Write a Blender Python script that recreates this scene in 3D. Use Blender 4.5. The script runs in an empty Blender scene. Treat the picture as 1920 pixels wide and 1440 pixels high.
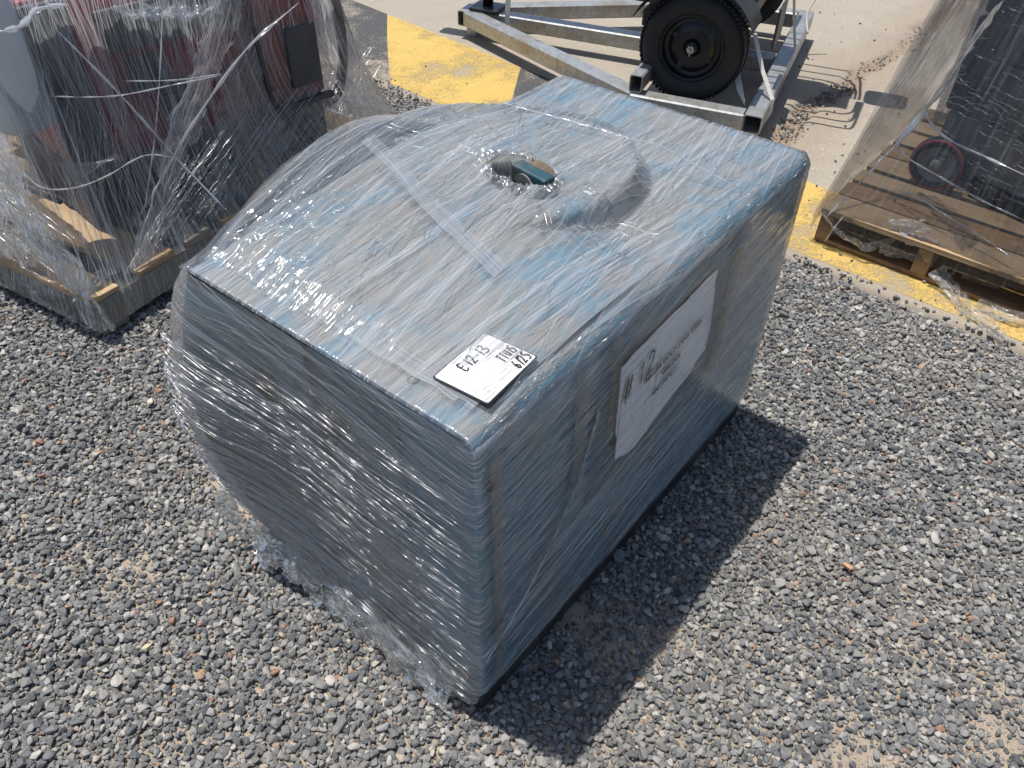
import bpy, bmesh, math, random
import numpy as np
from mathutils import Vector, Matrix

# ------------------------------------------------------------------ camera, sky, sun, exposure
scene = bpy.context.scene
COL = scene.collection
RNG = np.random.default_rng(7)
random.seed(7)

CAM_POS = (-0.53605, -0.48520, 1.52748)
CAM_R = ((0.6278292802, -0.7782696277, 0.0112597276),      # image right
         (-0.5199707968, -0.4301367032, -0.7379788527),     # image down
         (0.5791897490, 0.4574700024, -0.6747298952))       # view direction
cam_data = bpy.data.cameras.new('camera')
cam = bpy.data.objects.new('camera', cam_data)
COL.objects.link(cam)
cam.matrix_world = Matrix((
    (CAM_R[0][0], -CAM_R[1][0], -CAM_R[2][0], CAM_POS[0]),
    (CAM_R[0][1], -CAM_R[1][1], -CAM_R[2][1], CAM_POS[1]),
    (CAM_R[0][2], -CAM_R[1][2], -CAM_R[2][2], CAM_POS[2]),
    (0, 0, 0, 1)))
cam_data.sensor_width = 36.0
cam_data.lens = 36.0 * 1510.3 / 1920.0
cam_data.clip_start = 0.02
cam_data.clip_end = 600.0
scene.camera = cam

TO_SUN = Vector((-0.035, 0.192, 0.760)).normalized()
SUN_ELEV = math.asin(TO_SUN.z)
world = bpy.data.worlds.new('World')
scene.world = world
world.use_nodes = True
wnt = world.node_tree
sky = wnt.nodes.new('ShaderNodeTexSky')
sky.sky_type = 'NISHITA'
sky.sun_disc = False
sky.sun_elevation = SUN_ELEV
sky.sun_rotation = math.atan2(TO_SUN.x, TO_SUN.y)
sky.air_density = 1.0
sky.dust_density = 1.2
wnt.nodes['Background'].inputs['Strength'].default_value = 0.11
wnt.links.new(sky.outputs[0], wnt.nodes['Background'].inputs['Color'])

sun_data = bpy.data.lights.new('sun', 'SUN')
sun_data.energy = 4.6
sun_data.angle = math.radians(0.53)
sun_data.color = (1.0, 0.955, 0.89)
sun = bpy.data.objects.new('sun', sun_data)
COL.objects.link(sun)
sun.rotation_euler = TO_SUN.to_track_quat('Z', 'Y').to_euler()
sun.location = (0, 2, 8)

scene.view_settings.view_transform = 'Standard'
scene.view_settings.look = 'None'
scene.view_settings.exposure = 0.10
scene.view_settings.gamma = 1.0
scene.cycles.transparent_max_bounces = 16
scene.cycles.max_bounces = 5
scene.cycles.diffuse_bounces = 2
scene.cycles.glossy_bounces = 2
scene.cycles.use_adaptive_sampling = True
scene.cycles.adaptive_threshold = 0.03
scene.cycles.use_denoising = True
scene.cycles.sample_clamp_indirect = 6.0

# ------------------------------------------------------------------ numpy noise
_perm = RNG.permutation(512)
_grad = RNG.normal(size=(512, 2)); _grad /= np.linalg.norm(_grad, axis=1)[:, None]
def perlin(x, y):
    x = np.asarray(x, float); y = np.asarray(y, float)
    xi = np.floor(x).astype(int); yi = np.floor(y).astype(int)
    xf = x - xi; yf = y - yi
    u = xf*xf*xf*(xf*(xf*6-15)+10); v = yf*yf*yf*(yf*(yf*6-15)+10)
    def g(ix, iy, fx, fy):
        h = _perm[(_perm[ix & 511] + iy) & 511]
        return _grad[h, 0]*fx + _grad[h, 1]*fy
    a = g(xi, yi, xf, yf); b = g(xi+1, yi, xf-1, yf)
    c = g(xi, yi+1, xf, yf-1); d = g(xi+1, yi+1, xf-1, yf-1)
    return ((a + u*(b-a)) + v*((c + u*(d-c)) - (a + u*(b-a))))*1.5
def fbm(x, y, o=4):
    r = 0; a = 1.0; t = 0
    for i in range(o):
        r = r + a*perlin(x*2**i + 17.3*i, y*2**i - 9.1*i); t += a; a *= 0.5
    return r/t
def ridge(x, y): return 1.0 - 2.0*np.abs(perlin(x, y))
def sstep(a, b, x):
    t = np.clip((x-a)/(b-a), 0, 1); return t*t*(3-2*t)

# ------------------------------------------------------------------ object helpers
def tag(o, label=None, cat=None, group=None, kind=None):
    if label: o['label'] = label
    if cat: o['category'] = cat
    if group: o['group'] = group
    if kind: o['kind'] = kind
    return o
def empty(name, loc=(0, 0, 0), rz=0.0):
    o = bpy.data.objects.new(name, None); COL.objects.link(o)
    o.location = loc; o.rotation_euler = (0, 0, rz)
    o.empty_display_size = 0.1
    return o
def link(name, me, mat=None, parent=None):
    o = bpy.data.objects.new(name, me); COL.objects.link(o)
    if mat is not None:
        me.materials.clear(); me.materials.append(mat)
    if parent is not None: o.parent = parent
    return o
def mesh(name, verts, faces, mat, parent=None, smooth=False):
    me = bpy.data.meshes.new(name)
    me.from_pydata([tuple(v) for v in verts], [], faces)
    me.update()
    if smooth: me.polygons.foreach_set('use_smooth', [True]*len(me.polygons))
    return link(name, me, mat, parent)
def from_bm(name, bm, mat, parent=None, smooth=False):
    bmesh.ops.recalc_face_normals(bm, faces=bm.faces)
    me = bpy.data.meshes.new(name); bm.to_mesh(me); bm.free()
    if smooth: me.polygons.foreach_set('use_smooth', [True]*len(me.polygons))
    return link(name, me, mat, parent)
def bm_box(bm, c, s, rot=None, bev=0.0, jit=0.0):
    r = bmesh.ops.create_cube(bm, size=1.0)
    vs = r['verts']
    M = Matrix.Translation(Vector(c)) @ (rot.to_4x4() if rot is not None else Matrix.Identity(4)) @ Matrix.Diagonal((s[0], s[1], s[2], 1))
    bmesh.ops.transform(bm, matrix=M, verts=vs)
    if jit:
        for v in vs: v.co += Vector((random.uniform(-jit, jit), random.uniform(-jit, jit), random.uniform(-jit, jit)))
    if bev:
        es = list({e for v in vs for e in v.link_edges})
        bmesh.ops.bevel(bm, geom=es, offset=bev, segments=2, profile=0.5, affect='EDGES')
def box(name, c, s, mat, parent=None, rot=None, bev=0.0, jit=0.0):
    bm = bmesh.new(); bm_box(bm, c, s, rot, bev, jit); return from_bm(name, bm, mat, parent)
def rotz(a): return Matrix.Rotation(a, 3, 'Z')
def grid(name, P, UV, mat, parent=None, smooth=True, closed=False, keep=None):
    """P: (nu, nv, 3), UV: (nu, nv, 2) -> one mesh"""
    nu, nv = P.shape[:2]
    idx = np.arange(nu*nv).reshape(nu, nv)
    if closed: a = idx; b = np.roll(idx, -1, 0); A = a[:, :-1]; B = b[:, :-1]; C_ = b[:, 1:]; D = a[:, 1:]
    else: A = idx[:-1, :-1]; B = idx[1:, :-1]; C_ = idx[1:, 1:]; D = idx[:-1, 1:]
    F = np.stack([A, B, C_, D], -1).reshape(-1, 4)
    if keep is not None:
        k = keep.reshape(-1)
        F = F[k[F].all(1)]
    me = bpy.data.meshes.new(name)
    me.vertices.add(nu*nv); me.vertices.foreach_set('co', P.reshape(-1).astype(np.float32))
    me.loops.add(len(F)*4); me.loops.foreach_set('vertex_index', F.reshape(-1).astype(np.int32))
    me.polygons.add(len(F))
    me.polygons.foreach_set('loop_start', np.arange(0, len(F)*4, 4, dtype=np.int32))
    me.update(calc_edges=True)
    if UV is not None:
        uvl = me.uv_layers.new(name='UVMap')
        uvl.data.foreach_set('uv', UV.reshape(-1, 2)[F.reshape(-1)].reshape(-1).astype(np.float32))
    if smooth: me.polygons.foreach_set('use_smooth', np.ones(len(F), bool))
    me.validate()
    return link(name, me, mat, parent)
def sweep(name, pts, rad, mat, parent=None, seg=8, smooth=True, bm=None, flat=1.0):
    """tube along a polyline; rad float or list"""
    pts = [Vector(p) for p in pts]; n = len(pts)
    rr = rad if hasattr(rad, '__len__') else [rad]*n
    own = bm is None
    if own: bm = bmesh.new()
    rings = []
    up = Vector((0.13, 0.21, 0.97))
    for i, p in enumerate(pts):
        t = (pts[min(i+1, n-1)] - pts[max(i-1, 0)]).normalized()
        x = t.cross(up)
        if x.length < 1e-3: x = t.cross(Vector((1, 0, 0)))
        x.normalize(); y = x.cross(t).normalized(); 
        rings.append([bm.verts.new(p + (x*math.cos(a)*flat + y*math.sin(a))*rr[i]) for a in [2*math.pi*k/seg for k in range(seg)]])
    for i in range(n-1):
        for k in range(seg):
            bm.faces.new((rings[i][k], rings[i][(k+1) % seg], rings[i+1][(k+1) % seg], rings[i+1][k]))
    bm.faces.new(rings[0][::-1]); bm.faces.new(rings[-1])
    if own: return from_bm(name, bm, mat, parent, smooth)
def spline(ctrl, n=24):
    """Catmull-Rom through control points"""
    c = [Vector(p) for p in ctrl]; c = [c[0]*2-c[1]] + c + [c[-1]*2-c[-2]]
    out = []; m = len(c)-3
    for i in range(m):
        for k in range(n):
            t = k/n; a, b, d, e = c[i:i+4]
            out.append(0.5*((2*b) + (-a+d)*t + (2*a-5*b+4*d-e)*t*t + (-a+3*b-3*d+e)*t**3))
    out.append(c[-2]); return out
def lathe(bm, prof, seg, M):
    """prof: list of (r, z) around local z"""
    rings = []
    for r, z in prof:
        if r < 1e-6: rings.append([bm.verts.new(M @ Vector((0, 0, z)))])
        else: rings.append([bm.verts.new(M @ Vector((r*math.cos(2*math.pi*k/seg), r*math.sin(2*math.pi*k/seg), z))) for k in range(seg)])
    for a, b in zip(rings[:-1], rings[1:]):
        for k in range(seg):
            k2 = (k+1) % seg
            if len(a) == 1 and len(b) == 1: continue
            if len(a) == 1: bm.faces.new((a[0], b[k2], b[k]))
            elif len(b) == 1: bm.faces.new((a[k], a[k2], b[0]))
            else: bm.faces.new((a[k], a[k2], b[k2], b[k]))

# ------------------------------------------------------------------ material helpers
class NT:
    def __init__(s, name):
        s.m = bpy.data.materials.new(name); s.m.use_nodes = True
        s.t = s.m.node_tree; s.t.nodes.clear()
        s.out = s.t.nodes.new('ShaderNodeOutputMaterial')
    def n(s, typ, **kw):
        nd = s.t.nodes.new(typ)
        for k, v in kw.items():
            if k.startswith('i_'):
                key = k[2:]
                key = int(key) if key.isdigit() else key
                s.set(nd, key, v)
            else: setattr(nd, k, v)
        return nd
    def set(s, nd, key, v):
        sock = nd.inputs[key]
        if isinstance(v, bpy.types.NodeSocket): s.t.links.new(v, sock)
        else: sock.default_value = v
    def math(s, op, a, b=0.0, c=0.0, clamp=False):
        nd = s.n('ShaderNodeMath', operation=op, use_clamp=clamp)
        for i, v in enumerate((a, b, c)):
            s.set(nd, i, v)
        return nd.outputs[0]
    def noise(s, vec, scale, detail=4, rough=0.55, dist=0.0):
        nd = s.n('ShaderNodeTexNoise'); s.set(nd, 'Vector', vec); s.set(nd, 'Scale', scale)
        s.set(nd, 'Detail', detail); s.set(nd, 'Roughness', rough); s.set(nd, 'Distortion', dist)
        return nd.outputs['Fac']
    def ramp(s, fac, stops, interp='LINEAR'):
        nd = s.n('ShaderNodeValToRGB'); s.set(nd, 'Fac', fac)
        cr = nd.color_ramp; cr.interpolation = interp
        while len(cr.elements) > 1: cr.elements.remove(cr.elements[-1])
        for i, (p, c) in enumerate(stops):
            e = cr.elements[0] if i == 0 else cr.elements.new(p)
            e.position = p; e.color = (c, c, c, 1) if not hasattr(c, '__len__') else (*c, 1)
        return nd.outputs['Color']
    def sm(s, v, a, b):
        nd = s.n('ShaderNodeMapRange', interpolation_type='SMOOTHSTEP')
        s.set(nd, 0, v); s.set(nd, 1, a); s.set(nd, 2, b); s.set(nd, 3, 0.0); s.set(nd, 4, 1.0)
        return nd.outputs[0]
    def mix(s, fac, a, b):
        nd = s.n('ShaderNodeMix', data_type='RGBA')
        s.set(nd, 'Factor', fac)
        s.set(nd, 6, a if isinstance(a, bpy.types.NodeSocket) else (*a, 1))
        s.set(nd, 7, b if isinstance(b, bpy.types.NodeSocket) else (*b, 1))
        return nd.outputs[2]
    def mapv(s, vec, scale=(1, 1, 1), rot=(0, 0, 0), loc=(0, 0, 0)):
        nd = s.n('ShaderNodeMapping'); s.set(nd, 'Vector', vec)
        nd.inputs['Scale'].default_value = scale; nd.inputs['Rotation'].default_value = rot; nd.inputs['Location'].default_value = loc
        return nd.outputs[0]
    def obj(s): return s.n('ShaderNodeTexCoord').outputs['Object']
    def uv(s): return s.n('ShaderNodeTexCoord').outputs['UV']
    def geo(s): return s.n('ShaderNodeNewGeometry').outputs['Position']
    def bump(s, h, dist, strength=1.0, normal=None):
        nd = s.n('ShaderNodeBump'); s.set(nd, 'Height', h); s.set(nd, 'Distance', dist); s.set(nd, 'Strength', strength)
        if normal is not None: s.set(nd, 'Normal', normal)
        return nd.outputs[0]
    def pbsdf(s, col, rough, metal=0.0, normal=None, spec=0.5, coat=0.0):
        nd = s.n('ShaderNodeBsdfPrincipled')
        s.set(nd, 'Base Color', col if isinstance(col, bpy.types.NodeSocket) else (*col, 1))
        s.set(nd, 'Roughness', rough); s.set(nd, 'Metallic', metal); s.set(nd, 'Specular IOR Level', spec)
        if coat: s.set(nd, 'Coat Weight', coat)
        if normal is not None: s.set(nd, 'Normal', normal)
        return nd.outputs[0]
    def done(s, sh):
        s.t.links.new(sh, s.out.inputs['Surface']); return s.m

def simple(name, col, rough=0.6, metal=0.0, var=0.25, scale=30, bump=0.0, spec=0.5, dust=None, dust_amt=0.0):
    k = NT(name); v = k.obj()
    f = k.noise(v, scale, 5); c = k.mix(f, tuple(x*(1-var) for x in col), tuple(min(1, x*(1+var)) for x in col))
    if dust is not None:
        g = k.noise(v, scale*0.25, 6, 0.65)
        c = k.mix(k.math('MULTIPLY', k.sm(g, 0.42, 0.66), dust_amt), c, dust)
    nrm = k.bump(k.noise(v, scale*4, 3), bump) if bump else None
    return k.done(k.pbsdf(c, rough, metal, nrm, spec))

def film_material(name, angs=(0.0, 0.12, -0.2), base=0.06, gain=0.5, haze=0.25, fine=1.0, rough=0.09, bump=1.0, tint=(0.80, 0.83, 0.87), soft=0.55, hair=0.9, gloss=1.5):
    """clear stretch film: milky anisotropic stretch marks, gloss, fine creases. UV: u along the stretch, v across, metres"""
    k = NT(name); uv = k.uv()
    streak = None; hgt = None
    su = (0.55, 0.9, 0.4, 1.2); sv = (70, 130, 240, 45)
    patch = k.sm(k.noise(k.mapv(uv, scale=(1.8, 8.0, 1), rot=(0, 0, angs[0])), 1.0, 2), 0.34, 0.66)
    for i, a in enumerate(angs):
        vec2 = k.mapv(k.mapv(uv, rot=(0, 0, a), loc=(3.1*i, 1.7*i, 0)), scale=(su[i % 4], sv[i % 4]*fine, 1))
        nz = k.noise(vec2, 1.0, 2, 0.6)
        st = k.sm(nz, 0.5, 0.72)
        w = patch if i % 2 == 0 else k.math('SUBTRACT', 1.0, patch)
        st = k.math('MULTIPLY', st, k.math('ADD', k.math('MULTIPLY', w, 0.8), 0.2))
        streak = st if streak is None else k.math('ADD', streak, st)
        if i < 2: hgt = nz if hgt is None else k.math('ADD', hgt, nz)
    # hair-thin hard lines
    for i, a in enumerate((angs[0]+0.03, angs[-1]-0.07)):
        vec2 = k.mapv(k.mapv(uv, rot=(0, 0, a), loc=(7+i, 2, 0)), scale=(0.6, 300*fine, 1))
        nz = k.noise(vec2, 1.0, 0, 0.5)
        streak = k.math('ADD', streak, k.math('MULTIPLY', k.sm(nz, 0.66, 0.72), hair))
    big = k.sm(k.noise(k.mapv(uv, scale=(3, 7, 1)), 1.0, 3), 0.35, 0.7)
    alpha = k.math('ADD', k.math('MULTIPLY', streak, gain), k.math('ADD', k.math('MULTIPLY', big, haze), base), clamp=True)
    alpha = k.math('MINIMUM', alpha, 0.9)
    hg2 = k.noise(k.mapv(uv, scale=(6, 60, 1), rot=(0, 0, angs[0])), 1.0, 2, 0.6, 0.1)
    hsum = k.math('ADD', hgt, k.math('MULTIPLY', hg2, 1.6))
    nrm = k.bump(hsum, 0.0042*bump, 1.0)
    dif = k.n('ShaderNodeBsdfDiffuse'); k.set(dif, 'Color', (*tint, 1))
    trl = k.n('ShaderNodeBsdfTranslucent'); k.set(trl, 'Color', (*tint, 1))
    body = k.n('ShaderNodeMixShader'); k.set(body, 0, soft); k.set(body, 1, dif.outputs[0]); k.set(body, 2, trl.outputs[0])
    tra = k.n('ShaderNodeBsdfTransparent'); k.set(tra, 'Color', (0.97, 0.975, 0.98, 1))
    m1 = k.n('ShaderNodeMixShader'); k.set(m1, 0, alpha); k.set(m1, 1, tra.outputs[0]); k.set(m1, 2, body.outputs[0])
    gl = k.n('ShaderNodeBsdfGlossy'); k.set(gl, 'Roughness', rough); k.set(gl, 'Normal', nrm); k.set(gl, 'Color', (1, 1, 1, 1))
    fr = k.n('ShaderNodeFresnel'); k.set(fr, 'IOR', 1.5); k.set(fr, 'Normal', nrm)
    fac = k.math('MINIMUM', k.math('MULTIPLY', fr.outputs[0], gloss), 0.75)
    m2 = k.n('ShaderNodeMixShader'); k.set(m2, 0, fac); k.set(m2, 1, m1.outputs[0]); k.set(m2, 2, gl.outputs[0])
    return k.done(m2.outputs[0])

MAT = {}
MAT['film_top'] = film_material('stretch_film_top', angs=(0.03, -0.06, 0.11, -0.16), base=0.07, gain=0.32, haze=0.13, bump=0.75, gloss=1.3)
MAT['film_side'] = film_material('stretch_film_side', angs=(0.05, -0.03, 0.12, -0.14), base=0.045, gain=0.38, haze=0.09, bump=0.85, fine=0.85, gloss=1.4, hair=1.1)
MAT['film_tent'] = film_material('stretch_film_tent', angs=(0.0, 0.10, -0.14), base=0.02, gain=0.62, haze=0.12, bump=1.2, soft=0.65, hair=1.3, tint=(0.92, 0.94, 0.97), gloss=1.2)
MAT['film_tight'] = film_material('stretch_film_tight', angs=(1.5, 1.62), base=0.0, gain=0.10, haze=0.0, bump=1.3, rough=0.14, hair=0.25, gloss=0.9)
MAT['film_clear'] = film_material('stretch_film_clear', angs=(0.0, 0.06, -0.08), base=0.0, gain=0.13, haze=0.02, bump=0.8, fine=0.8, soft=0.6, hair=0.45, gloss=0.9)
MAT['film_rope'] = film_material('stretch_film_rope', angs=(0.0, 0.2, -0.2), base=0.42, gain=0.35, haze=0.2, bump=1.5, fine=2.0)
MAT['film_crumple'] = film_material('stretch_film_crumple', angs=(0.0, 0.9, -0.7), base=0.10, gain=0.35, haze=0.25, bump=1.6, soft=0.5)
MAT['film_glint'] = film_material('stretch_film_glint', angs=(0.0, 0.3), base=0.07, gain=0.15, haze=0.03, bump=0.8, rough=0.17)
MAT['film_radial'] = film_material('stretch_film_radial', angs=(0.0, 0.04, -0.05), base=0.0, gain=0.30, haze=0.0, bump=0.6, fine=0.9)
MAT['film_skirt'] = film_material('stretch_film_skirt', angs=(0.2, 0.6, -0.4), base=0.03, gain=0.22, haze=0.10, bump=1.6, soft=0.5, rough=0.12)
MAT['film_cloudy'] = film_material('stretch_film_cloudy', angs=(0.0, 0.05, -0.04), base=0.22, gain=0.32, haze=0.12, bump=0.5, fine=0.7, tint=(0.86, 0.88, 0.90))
MAT['film_veil'] = film_material('stretch_film_veil', angs=(0.03, -0.05), base=0.0, gain=0.06, haze=0.02, bump=0.6, hair=0.15, gloss=0.7)
MAT['film_band'] = film_material('stretch_film_band', angs=(0.0, 0.05), base=0.16, gain=0.28, haze=0.10, bump=0.5, fine=1.5)

def paint_blue():
    k = NT('weathered_blue_paint'); v = k.obj()
    dustn = k.noise(k.mapv(v, scale=(1, 1.6, 1)), 5.5, 8, 0.68, 0.3)
    speck = k.noise(k.mapv(v, scale=(1, 2.2, 1.5)), 34, 6, 0.7)
    blue = k.mix(k.noise(v, 12, 4), (0.07, 0.165, 0.235), (0.12, 0.25, 0.34))
    d = k.math('ADD', k.math('MULTIPLY', dustn, 0.62), k.math('MULTIPLY', speck, 0.42))
    c = k.mix(k.math('MULTIPLY', k.sm(d, 0.39, 0.58), 0.84), blue, (0.27, 0.24, 0.205))
    rust = k.sm(k.noise(v, 16, 7, 0.72), 0.63, 0.70)
    c = k.mix(k.math('MULTIPLY', rust, 0.8), c, (0.20, 0.105, 0.055))
    return k.done(k.pbsdf(c, 0.55, 0, k.bump(speck, 0.0008), 0.4))
def paint_blue_side():
    k = NT('dirty_blue_side_paint'); v = k.obj()
    dustn = k.noise(k.mapv(v, scale=(2.4, 1, 0.8)), 3.2, 8, 0.7, 0.6)
    streak = k.noise(k.mapv(v, scale=(9, 9, 1.2), rot=(0, -0.25, 0)), 2.5, 5, 0.65)
    blue = k.mix(k.noise(v, 10, 4), (0.06, 0.20, 0.30), (0.10, 0.28, 0.39))
    d = k.math('ADD', k.math('MULTIPLY', dustn, 0.55), k.math('MULTIPLY', streak, 0.5))
    c = k.mix(k.math('MULTIPLY', k.sm(d, 0.50, 0.64), 0.75), blue, (0.21, 0.185, 0.16))
    return k.done(k.pbsdf(c, 0.6, 0, k.bump(streak, 0.001), 0.35))
MAT['blue_top'] = paint_blue()
MAT['blue_side'] = paint_blue_side()
MAT['blue_panel'] = simple('front_panel_blue', (0.06, 0.20, 0.30), 0.55, var=0.3, scale=14, dust=(0.16, 0.145, 0.13), dust_amt=0.6)
MAT['front_grey'] = simple('front_panel_slate', (0.075, 0.165, 0.22), 0.6, var=0.35, scale=9, dust=(0.20, 0.185, 0.165), dust_amt=0.7)
MAT['grey_panel'] = simple('front_panel_grey', (0.15, 0.15, 0.145), 0.6, var=0.3, scale=18, dust=(0.22, 0.20, 0.18), dust_amt=0.5)
MAT['black_steel'] = simple('black_base_steel', (0.018, 0.018, 0.019), 0.6, var=0.4, scale=40, bump=0.0006, dust=(0.13, 0.11, 0.09), dust_amt=0.35)
MAT['rubber'] = simple('tyre_rubber', (0.014, 0.0145, 0.016), 0.62, var=0.25, scale=50, bump=0.0004)
MAT['black_paint'] = simple('black_gloss_paint', (0.009, 0.0095, 0.012), 0.3, var=0.3, scale=20)
MAT['black_dull'] = simple('black_powder_coat', (0.016, 0.016, 0.018), 0.45, var=0.3, scale=60, bump=0.0003)
MAT['chrome'] = simple('bright_steel', (0.6, 0.6, 0.6), 0.22, 1.0, var=0.1)
MAT['eye_blue'] = simple('lifting_eye_blue', (0.018, 0.065, 0.085), 0.5, var=0.4, scale=60, dust=(0.2, 0.15, 0.1), dust_amt=0.4)
MAT['rust_lug'] = simple('rusty_brown_lug', (0.15, 0.11, 0.075), 0.8, var=0.5, scale=70, bump=0.0008)
MAT['hose'] = simple('dark_tube', (0.03, 0.034, 0.04), 0.6, var=0.3, scale=30, dust=(0.2, 0.17, 0.14), dust_amt=0.3)
MAT['backing_sheet'] = simple('dusty_backing_sheet', (0.075, 0.15, 0.195), 0.7, var=0.4, scale=9, dust=(0.19, 0.175, 0.16), dust_amt=0.5)
MAT['red_paint'] = simple('dark_red_panel', (0.24, 0.013, 0.028), 0.45, var=0.25, scale=9, dust=(0.25, 0.10, 0.09), dust_amt=0.25)
MAT['slate'] = simple('dark_slate_panel', (0.045, 0.048, 0.058), 0.5, var=0.3, scale=16, dust=(0.14, 0.13, 0.12), dust_amt=0.3)
MAT['pale_panel'] = simple('pale_grey_cloth', (0.58, 0.58, 0.57), 0.8, var=0.15, scale=14)
MAT['strap'] = simple('white_strap', (0.68, 0.66, 0.62), 0.55, var=0.12, scale=60)
MAT['paper'] = simple('white_paper', (0.78, 0.79, 0.82), 0.8, var=0.08, scale=14, bump=0.001)
MAT['tag_white'] = simple('tag_white', (0.70, 0.70, 0.70), 0.85, var=0.02, scale=10, spec=0.15)
MAT['ink'] = simple('black_marker_ink', (0.008, 0.008, 0.009), 0.5, var=0.1)
MAT['grey_ink'] = simple('grey_print', (0.33, 0.31, 0.31), 0.6, var=0.05)
MAT['line_ink'] = simple('dull_red_print', (0.36, 0.25, 0.26), 0.6, var=0.05)
MAT['tag_edge'] = simple('black_tag_border', (0.012, 0.012, 0.012), 0.5, var=0.1)
MAT['red_rubber'] = simple('red_wheel_rim', (0.30, 0.035, 0.03), 0.5, var=0.3, scale=30)
MAT['cast_grey'] = simple('cast_grey_hub', (0.22, 0.21, 0.20), 0.55, 0.4, var=0.3, scale=40)

def galv():
    k = NT('galvanised_steel'); v = k.obj()
    vo = k.n('ShaderNodeTexVoronoi', feature='F1'); k.set(vo, 'Vector', k.mapv(v, scale=(1, 1, 1))); k.set(vo, 'Scale', 60.0)
    sp = k.math('MULTIPLY', k.n('ShaderNodeSeparateColor', i_0=vo.outputs['Color']).outputs[0], 1.0)
    n1 = k.noise(v, 7, 6, 0.65)
    c = k.mix(sp, (0.34, 0.35, 0.355), (0.46, 0.47, 0.475))
    c = k.mix(k.math('MULTIPLY', k.sm(n1, 0.45, 0.68), 0.65), c, (0.30, 0.26, 0.19))
    spots = k.sm(k.noise(v, 26, 5, 0.6), 0.62, 0.70)
    c = k.mix(k.math('MULTIPLY', spots, 0.6), c, (0.07, 0.06, 0.05))
    return k.done(k.pbsdf(c, 0.42, 0.55, k.bump(n1, 0.0006), 0.5))
MAT['galv'] = galv()

def timber(name, c1, c2, dark):
    k = NT(name); v = k.obj()
    oi = k.n('ShaderNodeObjectInfo').outputs['Random']
    off = k.n('ShaderNodeCombineXYZ', i_0=k.math('MULTIPLY', oi, 31.0), i_1=k.math('MULTIPLY', oi, 17.0), i_2=0.0).outputs[0]
    va = k.n('ShaderNodeVectorMath', operation='ADD'); k.set(va, 0, v); k.set(va, 1, off)
    g = k.noise(k.mapv(va.outputs[0], scale=(3, 40, 40)), 2.0, 6, 0.65, 0.8)
    s = k.noise(va.outputs[0], 6, 6, 0.65)
    c = k.mix(k.sm(g, 0.3, 0.7), c1, c2)
    c = k.mix(k.math('MULTIPLY', k.sm(s, 0.48, 0.68), 0.6), c, dark)
    c = k.mix(k.math('MULTIPLY', oi, 0.35), c, tuple(x*0.7 for x in c2))
    return k.done(k.pbsdf(c, 0.8, 0, k.bump(g, 0.0015), 0.2))
MAT['wood_tan'] = timber('pallet_timber_tan', (0.40, 0.27, 0.145), (0.52, 0.38, 0.23), (0.17, 0.12, 0.075))
MAT['wood_grey'] = timber('pallet_timber_grey', (0.25, 0.215, 0.175), (0.36, 0.31, 0.25), (0.11, 0.09, 0.07))
MAT['wood_brown'] = timber('pallet_timber_brown', (0.26, 0.155, 0.075), (0.38, 0.25, 0.135), (0.09, 0.055, 0.035))

# ------------------------------------------------------------------ ground
def concrete_mat():
    k = NT('dusty_concrete'); v = k.geo()
    big = k.noise(v, 0.9, 6, 0.6); mid = k.noise(v, 7, 7, 0.68); fine = k.noise(v, 160, 4, 0.7)
    c = k.mix(big, (0.325, 0.285, 0.228), (0.405, 0.36, 0.295))
    c = k.mix(k.math('MULTIPLY', k.sm(mid, 0.46, 0.70), 0.5), c, (0.30, 0.27, 0.235))
    agg = k.math('MULTIPLY', k.sm(k.noise(v, 62, 3, 0.6), 0.585, 0.66), k.sm(k.noise(v, 3.3, 4, 0.6), 0.36, 0.62))
    c = k.mix(k.math('MULTIPLY', agg, 0.5), c, (0.66, 0.61, 0.54))
    dark = k.sm(k.noise(v, 75, 3, 0.6), 0.63, 0.70)
    c = k.mix(k.math('MULTIPLY', dark, 0.6), c, (0.16, 0.145, 0.13))
    c = k.mix(k.math('MULTIPLY', k.sm(k.noise(v, 2.1, 5, 0.6), 0.6, 0.75), 0.35), c, (0.22, 0.20, 0.18))
    at = k.n('ShaderNodeAttribute', attribute_name='dirt').outputs['Fac']
    c = k.mix(k.math('MULTIPLY', at, 0.85), c, (0.27, 0.20, 0.14))
    h = k.math('ADD', k.math('MULTIPLY', mid, 0.6), fine)
    return k.done(k.pbsdf(c, 0.85, 0, k.bump(h, 0.0025), 0.25))
def sand_mat():
    k = NT('beige_sand'); v = k.geo()
    n1 = k.noise(v, 9, 6, 0.65); n2 = k.noise(v, 220, 5, 0.75)
    c = k.mix(n1, (0.35, 0.285, 0.215), (0.52, 0.44, 0.345))
    c = k.mix(k.sm(n2, 0.5, 0.68), c, (0.22, 0.19, 0.165))
    return k.done(k.pbsdf(c, 0.9, 0, k.bump(n2, 0.004), 0.15))
def far_ground_mat():
    k = NT('far_gravel_ground'); v = k.geo()
    vo = k.n('ShaderNodeTexVoronoi'); k.set(vo, 'Vector', v); k.set(vo, 'Scale', 60.0)
    g = k.n('ShaderNodeSeparateColor', i_0=vo.outputs['Color']).outputs[0]
    c = k.ramp(g, [(0, (0.06, 0.065, 0.07)), (0.6, (0.17, 0.175, 0.18)), (1, (0.38, 0.34, 0.29))])
    return k.done(k.pbsdf(c, 0.9, 0, k.bump(vo.outputs['Distance'], 0.01), 0.15))
MAT['concrete'] = concrete_mat(); MAT['sand'] = sand_mat(); MAT['far'] = far_ground_mat()

S = 150
tag(mesh('ground', [(-S, -S, -0.06), (S, -S, -0.06), (S, S, -0.06), (-S, S, -0.06)], [(0, 1, 2, 3)], MAT['far']), kind='structure')

def edge_x(y): return 1.885 + 0.06*(y-0.2)*(y > 0.2) + 0.03*(y-0.2)*(y <= 0.2)
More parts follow.
